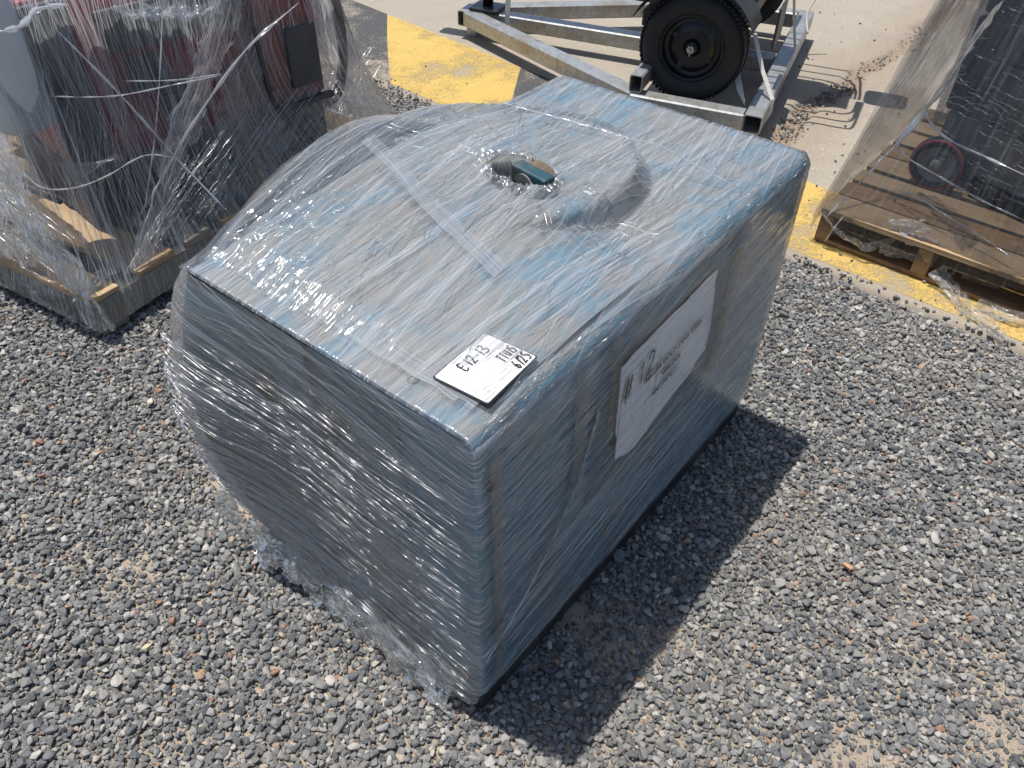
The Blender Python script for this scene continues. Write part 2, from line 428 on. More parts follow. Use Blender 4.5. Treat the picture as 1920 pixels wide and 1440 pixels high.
# sand bed under the gravel
xs = np.arange(-2.6, 2.15, 0.02); ys = np.arange(-3.0, 4.6, 0.02)
X, Y = np.meshgrid(xs, ys, indexing='ij')
def sand_h(X, Y):
    h = -0.016 + 0.006*fbm(X*2.3, Y*2.3, 4) + 0.0015*fbm(X*25, Y*25, 2)
    return h - 0.012*sstep(-0.05, 0.08, X-edge_x(Y))
Z = sand_h(X, Y)
tag(grid('sand_bed', np.stack([X, Y, Z], -1), None, MAT['sand']), kind='structure')

# concrete slab with a broken joint
xs = np.concatenate([np.arange(1.80, 5.2, 0.0125), np.arange(5.2, 9.0, 0.1)]); ys = np.concatenate([np.arange(-4, -1.2, 0.1), np.arange(-1.2, 3.6, 0.0125), np.arange(3.6, 8, 0.1)])
X, Y = np.meshgrid(xs, ys, indexing='ij')
def joint_y(X): return 0.68 - 0.035*(X-2.5) + 0.05*perlin(X*2.1, X*0+3.3) - 0.12*sstep(3.6, 5, X)*0
jd = np.abs(Y - joint_y(X)); wj = 0.055 + 0.05*perlin(X*3.1, X*0+8.0) + 0.03*perlin(X*11, Y*11)
groove = 1 - sstep(wj*0.4, wj*1.25+0.01, jd)
groove *= sstep(2.45, 2.6, X)
rag = fbm(X*9, Y*9, 4)
Z = 0.0003*fbm(X*3, Y*3, 3) + 0.0002*perlin(X*30, Y*30) - groove*(0.016+0.012*rag+0.008*perlin(X*40, Y*40))
eb = X - (edge_x(Y) + 0.02*fbm(X*7, Y*7, 3))
Z -= 0.05*(1-sstep(-0.03, 0.012, eb))
slab = grid('concrete_slab', np.stack([X, Y, Z], -1), None, MAT['concrete'], smooth=True)
da = slab.data.attributes.new('dirt', 'FLOAT', 'POINT')
halo = (1 - sstep(0.05, 0.34, jd + 0.12*fbm(X*5, Y*5, 3)))*sstep(2.4, 2.6, X)
edge_d = 1 - sstep(0.0, 0.22, eb + 0.08*fbm(X*6, Y*6, 4))
da.data.foreach_set('value', np.clip(np.maximum(groove, halo*0.45) + edge_d*0.35, 0, 1).reshape(-1).astype(np.float32))
tag(slab, kind='structure')
tag(mesh('pavement', [(8.9, -100, -0.02), (100, -100, -0.02), (100, 100, -0.02), (8.9, 100, -0.02)], [(0, 1, 2, 3)], MAT['concrete']), kind='structure')

def paint_mat(name, col, lo, hi, seed):
    k = NT(name); v = k.mapv(k.geo(), loc=(seed, seed*0.7, 0))
    n = k.math('ADD', k.math('MULTIPLY', k.noise(v, 3.2, 6, 0.6), 0.5), k.math('MULTIPLY', k.noise(k.mapv(v, scale=(1, 1.6, 1)), 60, 7, 0.78, 0.2), 0.55))
    a = k.math('MULTIPLY', k.sm(n, lo-0.01, hi+0.03), 0.96)
    c = k.mix(k.noise(v, 18, 5), tuple(x*0.86 for x in col), tuple(min(1, x*1.1) for x in col))
    c = k.mix(k.math('MULTIPLY', k.sm(k.noise(v, 90, 4, 0.7), 0.6, 0.7), 0.45), c, (0.25, 0.2, 0.12))
    tr = k.n('ShaderNodeBsdfTransparent')
    p = k.pbsdf(c, 0.75, 0, k.bump(n, 0.0003), 0.25)
    mx = k.n('ShaderNodeMixShader'); k.set(mx, 0, a); k.set(mx, 1, tr.outputs[0]); k.set(mx, 2, p)
    return k.done(mx.outputs[0])
MAT['yellow_line'] = paint_mat('worn_yellow_paint', (0.60, 0.415, 0.125), 0.43, 0.52, 2.0)
MAT['black_line'] = paint_mat('worn_black_paint', (0.085, 0.088, 0.092), 0.45, 0.55, 9.0)
def outer_x(y): return 2.41 + 0.115*(y-0.3)
def stripe(name, lo, hi, mat):
    """slanted hazard block between the gravel edge and the outer line; lo/hi: y at the outer edge, slanted 42 degrees"""
    rows = []; n = 14
    for i in range(n+1):
        t = i/n
        row = []
        for (yo, yi) in (lo, hi):
            y = yi + (yo-yi)*t
            xa = edge_x(y) + 0.035; xb = outer_x(y)
            row.append((xa + (xb-xa)*t, y, 0.0016))
        rows.append(row)
    V = [p for r in rows for p in r]; F = [(2*i, 2*i+1, 2*i+3, 2*i+2) for i in range(n)]
    return mesh(name, V, F, mat)
k_ = stripe('painted_marking', (3.02, 2.31), (1.97, 1.58), MAT['yellow_line'])
tag(k_, kind='structure')
tag(stripe('painted_marking', (1.968, 1.578), (0.75, 0.50), MAT['black_line']), kind='structure')
tag(stripe('painted_marking', (0.748, 0.498), (-0.9, -1.3), MAT['yellow_line']), kind='structure')
tag(stripe('painted_marking', (4.2, 3.5), (3.022, 2.312), MAT['black_line']), kind='structure')

# ------------------------------------------------------------------ gravel
def stone_mat():
    k = NT('crushed_stone'); v = k.obj()
    r = k.n('ShaderNodeAttribute', attribute_name='tone', attribute_type='INSTANCER').outputs['Fac']
    c = k.ramp(r, [(0.0, (0.045, 0.050, 0.056)), (0.12, (0.085, 0.092, 0.100)), (0.30, (0.125, 0.130, 0.134)), (0.50, (0.165, 0.165, 0.162)), (0.66, (0.215, 0.212, 0.203)), (0.80, (0.28, 0.275, 0.26)),
                   (0.91, (0.38, 0.365, 0.335)), (0.97, (0.50, 0.47, 0.42)), (0.982, (0.42, 0.34, 0.25)), (0.990, (0.42, 0.23, 0.11)), (0.995, (0.26, 0.10, 0.07)), (1.0, (0.20, 0.16, 0.12))])
    n = k.noise(v, 1.6, 5, 0.65)
    c = k.mix(k.math('MULTIPLY', k.sm(n, 0.35, 0.7), 0.45), c, (0.27, 0.265, 0.255))
    sep = k.n('ShaderNodeSeparateXYZ', i_0=k.n('ShaderNodeNewGeometry').outputs['Position'])
    g = k.noise(k.geo(), 1.7, 5, 0.6)
    c = k.mix(k.math('MULTIPLY', k.sm(g, 0.46, 0.72), 0.26), c, (0.33, 0.295, 0.25))
    return k.done(k.pbsdf(c, 0.75, 0, k.bump(k.noise(v, 4, 4, 0.7), 0.0007), 0.35))
MAT['stone'] = stone_mat()
def stone_mesh(i, npts):
    rg = np.random.default_rng(100+i)
    p = rg.normal(size=(npts, 3)); p /= np.linalg.norm(p, axis=1)[:, None]
    p = np.sign(p)*np.abs(p)**0.8
    p *= rg.uniform(0.82, 1.05, (npts, 1)); p *= np.array([1.0, rg.uniform(0.62, 0.92), rg.uniform(0.45, 0.75)])
    bm = bmesh.new()
    for q in p: bm.verts.new(q)
    r = bmesh.ops.convex_hull(bm, input=bm.verts)
    for v in [v for v in bm.verts if not v.link_faces]: bm.verts.remove(v)
    bmesh.ops.dissolve_limit(bm, angle_limit=0.30, verts=bm.verts, edges=bm.edges)
    bmesh.ops.bevel(bm, geom=list(bm.edges), offset=0.09, segments=1, affect='EDGES', clamp_overlap=True)
    bmesh.ops.triangulate(bm, faces=bm.faces)
    bmesh.ops.recalc_face_normals(bm, faces=bm.faces)
    me = bpy.data.meshes.new('stone_shape'); bm.to_mesh(me); bm.free()
    me.materials.append(MAT['stone'])
    return me
SHAPES = [stone_mesh(i, 15 + i % 9) for i in range(36)]
stone_col = bpy.data.collections.new('stone_shapes')
for i, me in enumerate(SHAPES):
    o = bpy.data.objects.new('stone_shape_%02d' % i, me); stone_col.objects.link(o)

def scatter_group():
    ng = bpy.data.node_groups.new('gravel_scatter', 'GeometryNodeTree')
    ng.interface.new_socket('Geometry', in_out='INPUT', socket_type='NodeSocketGeometry')
    ng.interface.new_socket('Geometry', in_out='OUTPUT', socket_type='NodeSocketGeometry')
    N = ng.nodes; L = ng.links
    gi = N.new('NodeGroupInput'); go = N.new('NodeGroupOutput')
    ci = N.new('GeometryNodeCollectionInfo'); ci.inputs['Collection'].default_value = stone_col
    ci.inputs['Separate Children'].default_value = True; ci.inputs['Reset Children'].default_value = True
    ip = N.new('GeometryNodeInstanceOnPoints'); ip.inputs['Pick Instance'].default_value = True
    mp = N.new('GeometryNodeMeshToPoints')
    def attr(nm, dt):
        a = N.new('GeometryNodeInputNamedAttribute'); a.data_type = dt; a.inputs['Name'].default_value = nm; return a.outputs['Attribute']
    er = N.new('FunctionNodeEulerToRotation')
    L.new(attr('rot', 'FLOAT_VECTOR'), er.inputs[0])
    L.new(gi.outputs[0], mp.inputs['Mesh']); L.new(mp.outputs[0], ip.inputs['Points'])
    L.new(ci.outputs[0], ip.inputs['Instance']); L.new(attr('idx', 'INT'), ip.inputs['Instance Index'])
    L.new(er.outputs[0], ip.inputs['Rotation']); L.new(attr('scl', 'FLOAT_VECTOR'), ip.inputs['Scale'])
    L.new(ip.outputs[0], go.inputs[0])
    return ng
SG = scatter_group()
def scatter(name, P, size, tilt=0.36):
    n = len(P)
    me = bpy.data.meshes.new(name); me.vertices.add(n); me.vertices.foreach_set('co', P.reshape(-1).astype(np.float32))
    rot = np.stack([RNG.normal(0, tilt, n), RNG.normal(0, tilt, n), RNG.uniform(0, 6.283, n)], -1)
    scl = size[:, None]*RNG.uniform(0.85, 1.15, (n, 3))
    for nm, dt, arr in (('rot', 'FLOAT_VECTOR', rot), ('scl', 'FLOAT_VECTOR', scl)):
        a = me.attributes.new(nm, dt, 'POINT'); a.data.foreach_set('vector', arr.reshape(-1).astype(np.float32))
    a = me.attributes.new('tone', 'FLOAT', 'POINT'); a.data.foreach_set('value', RNG.random(n).astype(np.float32))
    a = me.attributes.new('idx', 'INT', 'POINT'); a.data.foreach_set('value', RNG.integers(0, len(SHAPES), n).astype(np.int32))
    me.materials.append(MAT['stone'])
    o = bpy.data.objects.new(name, me); COL.objects.link(o)
    md = o.modifiers.new('scatter', 'NODES'); md.node_group = SG
    return o
def jgrid(x0, x1, y0, y1, d, jit=0.45):
    xs = np.arange(x0, x1, d); ys = np.arange(y0, y1, d*0.9)
    X, Y = np.meshgrid(xs, ys, indexing='ij'); X = X + (np.arange(len(ys)) % 2)[None, :]*d*0.5
    X = X.reshape(-1) + RNG.uniform(-jit, jit, X.size)*d; Y = Y.reshape(-1) + RNG.uniform(-jit, jit, Y.size)*d
    return X, Y
parts = []
for layer, (d, dz, s0, s1, pk) in enumerate(((0.0108, 0.000, 0.0048, 0.0084, 0.14), (0.0130, 0.0036, 0.0058, 0.0098, 0.02), (0.028, 0.0068, 0.0072, 0.0125, 0.03))):
    X, Y = jgrid(-1.5, 2.12, -1.9, 3.4, d)
    m = fbm(X*1.9+5, Y*1.9, 3) + 0.55*fbm(X*8, Y*8, 3)
    keep = (m < 0.34 + pk + 0.10*RNG.normal(size=X.size)) | (RNG.random(X.size) < (0.30 if layer == 0 else 0.12))
    eb = X - edge_x(Y) - 0.035*fbm(X*5, Y*5, 3)
    keep &= (eb < 0) | (RNG.random(X.size) < 0.35*np.exp(-np.maximum(eb, 0)/0.016))
    ins = (X > 0.012) & (X < 1.06) & (Y > 0.012) & (Y < 0.64)
    keep &= ~ins
    X, Y = X[keep], Y[keep]
    s = RNG.uniform(s0, s1, len(X))*np.exp(RNG.normal(0, 0.16, len(X)))
    z = np.where(X > edge_x(Y)-0.0, 0.0, sand_h(X, Y)) + s*0.35 + dz*np.where(X > edge_x(Y), 0, 1) + RNG.normal(0, 0.0012, len(X))
    parts.append((np.stack([X, Y, z], -1), s))
X, Y = jgrid(-1.5, 1.95, -1.9, 3.4, 0.0088)
m = fbm(X*1.9+5, Y*1.9, 3) + 0.55*fbm(X*8, Y*8, 3)
kk = (m > 0.28) & (RNG.random(X.size) < 0.6) & (X < edge_x(Y)+0.03) & ~((X > 0.012) & (X < 1.06) & (Y > 0.012) & (Y < 0.64)); X, Y = X[kk], Y[kk]
s = RNG.uniform(0.0014, 0.0036, len(X)); parts.append((np.stack([X, Y, sand_h(X, Y)+s*0.3], -1), s))
P = np.concatenate([a for a, b in parts]); s = np.concatenate([b for a, b in parts])
tag(scatter('gravel', P, s), 'loose grey crushed stone gravel spread over sand', 'gravel', kind='stuff')

# stray stones on the concrete and in the broken joint
X = RNG.uniform(1.9, 4.6, 1300); Y = joint_y(X) + RNG.normal(0, 0.05, X.size)
pr = np.where(X < 3.45, 0.85, 0.22)*sstep(2.45, 2.6, X)
kk = RNG.random(X.size) < pr; X, Y = X[kk], Y[kk]; s = RNG.uniform(0.003, 0.0095, len(X))
A1 = np.stack([X, Y, -0.012 + s*0.4 + RNG.uniform(0, 0.004, len(X))], -1)
X2 = np.concatenate([edge_x(0) + RNG.exponential(0.16, 150), RNG.uniform(2.2, 4.6, 170)]); Y2 = np.concatenate([RNG.uniform(-1.0, 2.9, 150), RNG.uniform(-0.3, 1.3, 170)])
s2 = RNG.uniform(0.002, 0.0088, len(X2)); A2 = np.stack([X2, Y2, s2*0.4+0.002], -1)
tag(scatter('rubble', np.concatenate([A1, A2]), np.concatenate([s, s2])), 'small stones strewn along the broken concrete joint', 'rubble', kind='stuff')

# a few stones that stand out
def pebble(loc, size, col, label, i):
    me = stone_mesh(500+i, 22); me.materials.clear()
    o = link('pebble', me, simple('pebble_stone_%d' % i, col, 0.75, var=0.3, scale=1.5)); o.location = loc; o.scale = (size, size*0.85, size*0.9)
    o.rotation_euler = (0.2, 0.1, i*1.3)
    tag(o, label, 'stone', 'odd coloured pebbles lying on the gravel')
pebble((0.775, -0.42, 0.008), 0.015, (0.52, 0.30, 0.16), 'large orange pebble on the sunlit gravel right of the blue machine', 1)
pebble((-0.33, 0.62, 0.006), 0.012, (0.56, 0.44, 0.29), 'cream tan pebble on the gravel at the lower left', 2)
pebble((0.09, 1.26, 0.006), 0.012, (0.60, 0.52, 0.40), 'pale cream pebble on gravel left of the blue machine', 3)

# ------------------------------------------------------------------ wrapped blue welder
L_, W_, H_ = 1.0707, 0.6514, 0.760
welder = empty('wrapped_welding_machine')
tag(welder, 'large dusty blue metal machine wrapped in clear stretch film, with white tag on top', 'machine')

# body: inverted-U cover with rounded long edges
def cover_profile(r=0.028, n=8, inset=0.004):
    y0, y1, zt = inset, W_-inset, H_-inset
    pr = [(y0, 0.062)]
    for i in range(n+1):
        a = math.pi*0.5*i/n
        pr.append((y0 + r - r*math.cos(a), zt - r + r*math.sin(a)))
    for i in range(n+1):
        a = math.pi*0.5*i/n
        pr.append((y1 - r + r*math.sin(a), zt - r + r*math.cos(a)))
    pr.append((y1, 0.062)); return pr
pr = cover_profile()
def cover_piece(name, sl, mat, x0, x1):
    V = []; F = []
    nx = 2
    q = [pr[i] for i in sl]
    inner = []
    for x in (x0, x1):
        for (y, z) in q: V.append((x, y, z))
    m = len(q)
    for i in range(m-1): F.append((i, i+1, m+i+1, m+i))
    o = mesh(name, V, F, mat, welder, smooth=False)
    md = o.modifiers.new('thick', 'SOLIDIFY'); md.thickness = 0.003; md.offset = 0
    return o
npr = len(pr); h = (npr-2)//2
cover_piece('top_cover', list(range(5, npr-5)), MAT['blue_top'], 0.003, L_-0.004)
cover_piece('side_panel', list(range(0, 6)), MAT['blue_side'], 0.004, L_-0.005)
cover_piece('side_panel', list(range(npr-6, npr)), MAT['blue_side'], 0.004, L_-0.005)
# front panel set back under the lip
fp = box('front_panel', (0.024, W_/2, 0.405), (0.008, W_-0.02, 0.68), MAT['blue_panel'], welder)
box('control_panel', (0.017, 0.365, 0.44), (0.010, 0.40, 0.52), MAT['front_grey'], welder, bev=0.003)
box('frame_edge', (0.013, 0.018, 0.40), (0.012, 0.022, 0.66), MAT['blue_panel'], welder, bev=0.002)
box('frame_edge', (0.013, W_-0.018, 0.40), (0.012, 0.022, 0.66), MAT['blue_panel'], welder, bev=0.002)
box('light_strip', (0.012, 0.585, 0.45), (0.006, 0.020, 0.45), MAT['pale_panel'], welder)
for (yy, zz, r) in ((0.46, 0.60, 0.035), (0.30, 0.60, 0.022), (0.46, 0.44, 0.020), (0.28, 0.40, 0.026)):
    bm = bmesh.new(); lathe(bm, [(0, 0.026), (r*0.8, 0.026), (r, 0.02), (r, 0), (0, 0)], 24, Matrix.Translation((0.012, yy, zz)) @ Matrix.Rotation(-math.pi/2, 4, 'Y'))
    from_bm('knob', bm, MAT['black_dull'], welder, False)
for yy in (0.16, 0.40):
    bm = bmesh.new(); lathe(bm, [(0, 0.03), (0.018, 0.03), (0.02, 0.026), (0.032, 0.01), (0.034, 0), (0, 0)], 24, Matrix.Translation((0.018, yy, 0.15)) @ Matrix.Rotation(-math.pi/2, 4, 'Y'))
    from_bm('terminal', bm, MAT['cast_grey'], welder, False)
box('rear_panel', (L_-0.012, W_/2, 0.405), (0.006, W_-0.02, 0.67), MAT['blue_panel'], welder)
# black base: two skids and cross members
for yy in (0.024, W_-0.024):
    box('base_skid', (L_/2+0.002, yy, 0.0285), (L_-0.012, 0.036, 0.067), MAT['black_steel'], welder, bev=0.003)
for xx in (0.026, L_-0.03):
    box('base_cross_member', (xx, W_/2, 0.031), (0.034, W_-0.09, 0.060), MAT['black_steel'], welder, bev=0.003)
box('base_plate', (L_/2, W_/2, 0.066), (L_-0.03, W_-0.03, 0.006), MAT['black_steel'], welder)
# bolt on the right side
bm = bmesh.new(); lathe(bm, [(0, 0.010), (0.007, 0.010), (0.009, 0.007), (0.009, 0), (0, 0)], 10, Matrix.Translation((0.028, 0.003, 0.655)) @ Matrix.Rotation(math.pi/2, 4, 'X'))
from_bm('bolt', bm, MAT['black_steel'], welder)
bm = bmesh.new(); lathe(bm, [(0, 0.007), (0.006, 0.007), (0.009, 0.004), (0.010, 0), (0, 0)], 12, Matrix.Translation((0.042, 0.150, H_-0.003)))
from_bm('bolt', bm, MAT['cast_grey'], welder)
# raised ring of cable under the film, added dark tube along the left edge
RC = (0.555, 0.425)
def ring_r(th):
    return 0.255 + 0.055*np.cos(th+0.70)**2*(np.cos(th+0.70) > 0) + 0.0*th
hp = spline([(0.02, 0.655, 0.60), (0.10, 0.680, 0.72), (0.28, 0.700, 0.80), (0.46, 0.690, 0.812), (0.60, 0.660, 0.78), (0.72, 0.610, 0.715)], 10)
sweep('dark_band_tube', hp, 0.016, MAT['hose'], welder, seg=10)  # added dark tube, stands in for the shaded background behind the film
# lifting eye in the torn hole
EYE = Vector((0.541, 0.324, 0))
ang = math.atan2(-0.10, -0.02)
Rz = rotz(math.radians(-99))
bm = bmesh.new()
bm_box(bm, (EYE.x, EYE.y, H_+0.030), (0.090, 0.030, 0.072), Rz, bev=0.004)
from_bm('lifting_eye', bm, MAT['eye_blue'], welder)
bm = bmesh.new(); lathe(bm, [(0, 0.014), (0.043, 0.014), (0.046, 0.010), (0.046, -0.010), (0, -0.010)], 26, Matrix.Translation((EYE.x+0.024, EYE.y+0.004, H_+0.022)) @ Matrix.Rotation(math.radians(-99), 4, 'Z') @ Matrix.Rotation(math.pi/2, 4, 'X'))
from_bm('rusty_lug', bm, MAT['rust_lug'], welder)
bm = bmesh.new(); lathe(bm, [(0.010, -0.002), (0.026, -0.002), (0.026, 0.002), (0.010, 0.002)], 20, Matrix.Translation((EYE.x-0.019, EYE.y+0.006, H_+0.036)) @ Matrix.Rotation(math.radians(-99), 4, 'Z') @ Matrix.Rotation(math.pi/2, 4, 'X'))
from_bm('eye_ring', bm, MAT['cast_grey'], welder)
sweep('lifting_pin', [(EYE.x-0.040, EYE.y+0.050, H_+0.055), (EYE.x-0.022, EYE.y+0.010, H_+0.035)], 0.006, MAT['black_paint'], welder, seg=10)

# ---- stretch film: top sheet
def top_height(X, Y, solid=False):
    dx = X-RC[0]; dy = (Y-RC[1])/0.92
    th = np.arctan2(dy, dx); r = np.hypot(dx, dy); R = ring_r(th)
    wall = 1 - sstep(R-0.028, R+0.016, r)                       # steep wall of the coil
    slope = np.clip(1 - (r-R*0.9)/(0.42), 0, 1)                   # film pulled down to the front edge
    front = sstep(-0.25, 0.75, -np.cos(th+np.where(th < 0, 0.02, 0.30)))
    h = 0.046*np.maximum(wall, slope*front)
    h = h + 0.010*np.exp(-(r/0.12)**2)
    if solid: return h*sstep(0.0, 0.10, X)
    # tent over the added tube at the left edge
    g = np.exp(-((X-0.42)/0.26)**2)*sstep(0.30, 0.66, Y)
    h = np.maximum(h, 0.046*np.maximum(wall, 0)) + 0.048*g*sstep(0.0, 0.12, X)
    h = h*sstep(0.0, 0.10, X)
    return h
def left_out(X): return 0.055*np.exp(-((X-0.40)/0.25)**2)
RR = 0.030
X, Yv = np.meshgrid(np.linspace(0.02, L_-0.03, 220), np.linspace(0.03, W_-0.03, 140), indexing='ij')
hs = top_height(X, Yv, True)
hol = ((X-EYE.x+0.01)/0.05)**2 + ((Yv-EYE.y-0.015)/0.075)**2
hs = hs*sstep(0.75, 1.1, hol)
grid('raised_cover', np.stack([X, Yv, H_-0.006+hs], -1), None, MAT['blue_top'], welder, keep=hs > 0.0015)
nx, ny = 300, 190
a = np.linspace(0, 1, nx); b = np.linspace(0, 1, ny)
A, B = np.meshgrid(a, b, indexing='ij')
X = -0.004 + A*(L_+0.006)
y0 = -0.0046; B = B**1.35; y1 = W_ + 0.004 - 0.009 + left_out(X)
Yv = y0 + B*(y1-y0)
drop = lambda d, r: np.where(d < r, r - np.sqrt(np.maximum(r*r - (r-np.clip(d, 0, r))**2, 0)), 0)
Z = H_ + 0.004 + top_height(X, Yv) - drop(Yv+0.005, RR) - drop(y1+0.009-Yv, RR)*0.7
Z -= drop(X+0.004, 0.006)*0.8 + drop(L_+0.002-X, 0.014)
fade = sstep(0, 0.03, A)*sstep(0, 0.02, 1-A)*sstep(0.02, 0.08, B)*sstep(0, 0.04, 1-B)
rad = np.arctan2(Yv-EYE.y, X-EYE.x); rr = np.hypot(X-EYE.x, Yv-EYE.y)
near = np.exp(-(rr/0.22)**2)
Z += fade*(0.0016*ridge(X*9+Yv*2, Yv*75) + 0.0010*ridge(X*20, Yv*150+X*9) + near*0.005*ridge(rad*7, rr*4) + 0.0012*fbm(X*30, Yv*60, 2))
# crumpled patch near the front-left corner and the right edge
cr = np.exp(-((X-0.15)/0.13)**2-((Yv-0.55)/0.10)**2) + 0.8*np.exp(-((X-0.72)/0.13)**2-((Yv-0.05)/0.05)**2)
Z += fade*cr*0.004*fbm(X*55, Yv*55, 3)
# the hole torn round the lifting eye
hx = (X-(EYE.x-0.012))*math.cos(0.15)+(Yv-(EYE.y+0.018))*math.sin(0.15); hy = -(X-(EYE.x-0.012))*math.sin(0.15)+(Yv-(EYE.y+0.018))*math.cos(0.15)
hole = (hx/0.042)**2+(hy/0.066)**2 + 0.45*perlin(rad*3.0, rad*0+2)
Z += 0.010*np.exp(-((hole-1.2)/0.8)**2)*fade*ridge(rad*5, rr*3)
film_top = grid('film_top', np.stack([X, Yv, Z], -1), np.stack([X, Yv], -1), MAT['film_top'], welder, keep=hole > 1.0)

# ---- stretch film round the sides, as perimeter s and height t
def perimeter():
    pts = []; nrm = []
    o = 0.006
    def arc(cx, cy, r, a0, a1, n):
        for i in range(n):
            a = a0 + (a1-a0)*i/(n-1); pts.append((cx+r*math.cos(a), cy+r*math.sin(a))); nrm.append((math.cos(a), math.sin(a)))
    def seg(p, q, n, nn):
        for i in range(1, n):
            t = i/n; pts.append((p[0]+(q[0]-p[0])*t, p[1]+(q[1]-p[1])*t)); nrm.append(nn)
    r = 0.012; rl = 0.05
    arc(-o+rl, W_+o-rl, rl, math.pi*0.5, math.pi, 14)
    seg((-o, W_+o-rl), (-o, -o+r), 150, (-1, 0))
    arc(-o+r, -o+r, r, math.pi, math.pi*1.5, 10)
    seg((-o+r, -o), (L_+o-0.02, -o), 250, (0, -1))
    arc(L_+o-0.02, -o+0.02, 0.02, math.pi*1.5, math.pi*2, 10)
    seg((L_+o, -o+0.02), (L_+o, W_+o-0.02), 60, (1, 0))
    arc(L_+o-0.02, W_+o-0.02, 0.02, 0, math.pi*0.5, 10)
    seg((L_+o-0.02, W_+o), (-o+rl, W_+o), 110, (0, 1))
    return np.array(pts), np.array(nrm)
PP, NN = perimeter(); ns = len(PP)
Sd = np.concatenate([[0], np.cumsum(np.linalg.norm(np.diff(PP, axis=0), axis=1))])
nt = 150; T = np.linspace(0, 1, nt)
SS, TT = np.meshgrid(Sd, T, indexing='ij')
PX = np.repeat(PP[:, 0:1], nt, 1); PY = np.repeat(PP[:, 1:2], nt, 1); NX = np.repeat(NN[:, 0:1], nt, 1); NY = np.repeat(NN[:, 1:2], nt, 1)
front_w = np.clip(-NX, 0, 1); right_w = np.clip(-NY, 0, 1); left_w = np.clip(NY, 0, 1)
hem_f = 0.022 + 0.022*fbm(SS*9, SS*0+1, 3) + 0.018*ridge(SS*14, SS*0) - 0.008
hem_r = 0.066 + 0.004*perlin(SS*5, SS*0+4)
hem = hem_f*front_w + hem_r*np.maximum(right_w, np.maximum(np.clip(NX, 0, 1), 0.4*left_w))
hem = np.clip(hem, 0.004, 0.09)
ztop = H_ - RR*0 - 0.0095*right_w*1.0 - 0.006*left_w - 0.001
hfade = 1.0
ZZ = hem + TT*(ztop-hem)
r_e = 0.006*front_w + RR*np.maximum(right_w, left_w) + 0.014*np.clip(NX, 0, 1)
dd = np.clip(ZZ-(H_+0.004-r_e), 0, None)
inset = np.where(dd > 0, r_e-np.sqrt(np.maximum(r_e**2-dd**2, 0)), 0)
zz = ZZ/H_
cornL = np.exp(-((SS-0.05)/0.16)**2)                                   # loose bulge at the left front corner
bulge = cornL*0.046*np.clip(np.sin(np.clip((1-zz)/0.86, 0, 1)*math.pi), 0, 1)**0.8
bulge = bulge + front_w*0.010*np.sin(np.clip(1-zz, 0, 1)*math.pi)*sstep(0.0, 0.25, SS)*sstep(0.68, 0.45, SS)
flare = front_w*0.028*(1-sstep(0.0, 0.13, ZZ-hem))*(0.6+0.8*fbm(SS*7, SS*0+6, 2))*sstep(0.70, 0.52, SS)
lo_tuck = -0.010*cornL*(1-sstep(0.05, 0.2, ZZ))
lout = np.where(NY > 0.5, left_out(PX)*sstep(0.15, 1.0, zz), 0)
off = bulge + flare + lo_tuck + lout - inset
fadeT = sstep(0, 0.06, 1-TT)
corner_fade = sstep(0.0, 0.02, np.abs(SS-(Sd[14+149+4])))
S0 = float(Sd[14+149+5])
VV = ZZ + np.where(SS < S0, 0.24*(SS-S0)*(0.55+0.9*(1-ZZ/H_)), -0.13*np.clip(SS-S0, 0, 1.2))
dF = 0.0011*ridge(SS*0.9, VV*40) + 0.0006*ridge(SS*1.4, VV*95+3) + 0.0004*fbm(SS*3, VV*130, 2) + 0.0035*sstep(0.3, 0.9, ridge(SS*2.2+3, VV*7))
dR = 0.0016*ridge(SS*1.2, VV*30) + 0.0009*ridge(SS*2.2, VV*100) + 0.0005*fbm(SS*6, VV*130, 2)
low = (1-sstep(0.0, 0.16, ZZ))
dF = dF + low*0.010*ridge(SS*12+ZZ*20, ZZ*14-SS*4) + 0.004*low*fbm(SS*40, ZZ*40, 3)
off = off + fadeT*np.where(front_w > 0.5, dF*1.15, dR)*corner_fade
PX2 = PX + NX*off + (-0.35*bulge*cornL); PY2 = PY + NY*off + 0.75*bulge*cornL
# torn, uneven hem at the front
tear = (TT > 0.02 + front_w*(0.035*(perlin(SS*16, SS*0+2) > 0.18))) 
U = SS; 
grid('film_side', np.stack([PX2, PY2, ZZ], -1), np.stack([U, VV], -1), MAT['film_side'], welder, closed=False, keep=tear)

sel = slice(0, 14+64)
zb = np.linspace(0.10, 0.742, 60); Sb, Zb = np.meshgrid(Sd[sel], zb, indexing='ij')
cb_ = np.exp(-((Sb-0.05)/0.16)**2); bb = cb_*0.046*np.clip(np.sin(np.clip((1-Zb/H_)/0.86, 0, 1)*math.pi), 0, 1)**0.8
ob = bb - 0.009 + 0.004*fbm(Sb*14, Zb*9, 3)
grid('dark_backing', np.stack([PP[sel, 0][:, None] + NN[sel, 0][:, None]*ob - 0.30*bb*cb_, PP[sel, 1][:, None] + NN[sel, 1][:, None]*ob + 0.62*bb*cb_, Zb], -1), None, MAT['backing_sheet'], welder)  # dark sheet added behind the film bulge so the corner reads dark

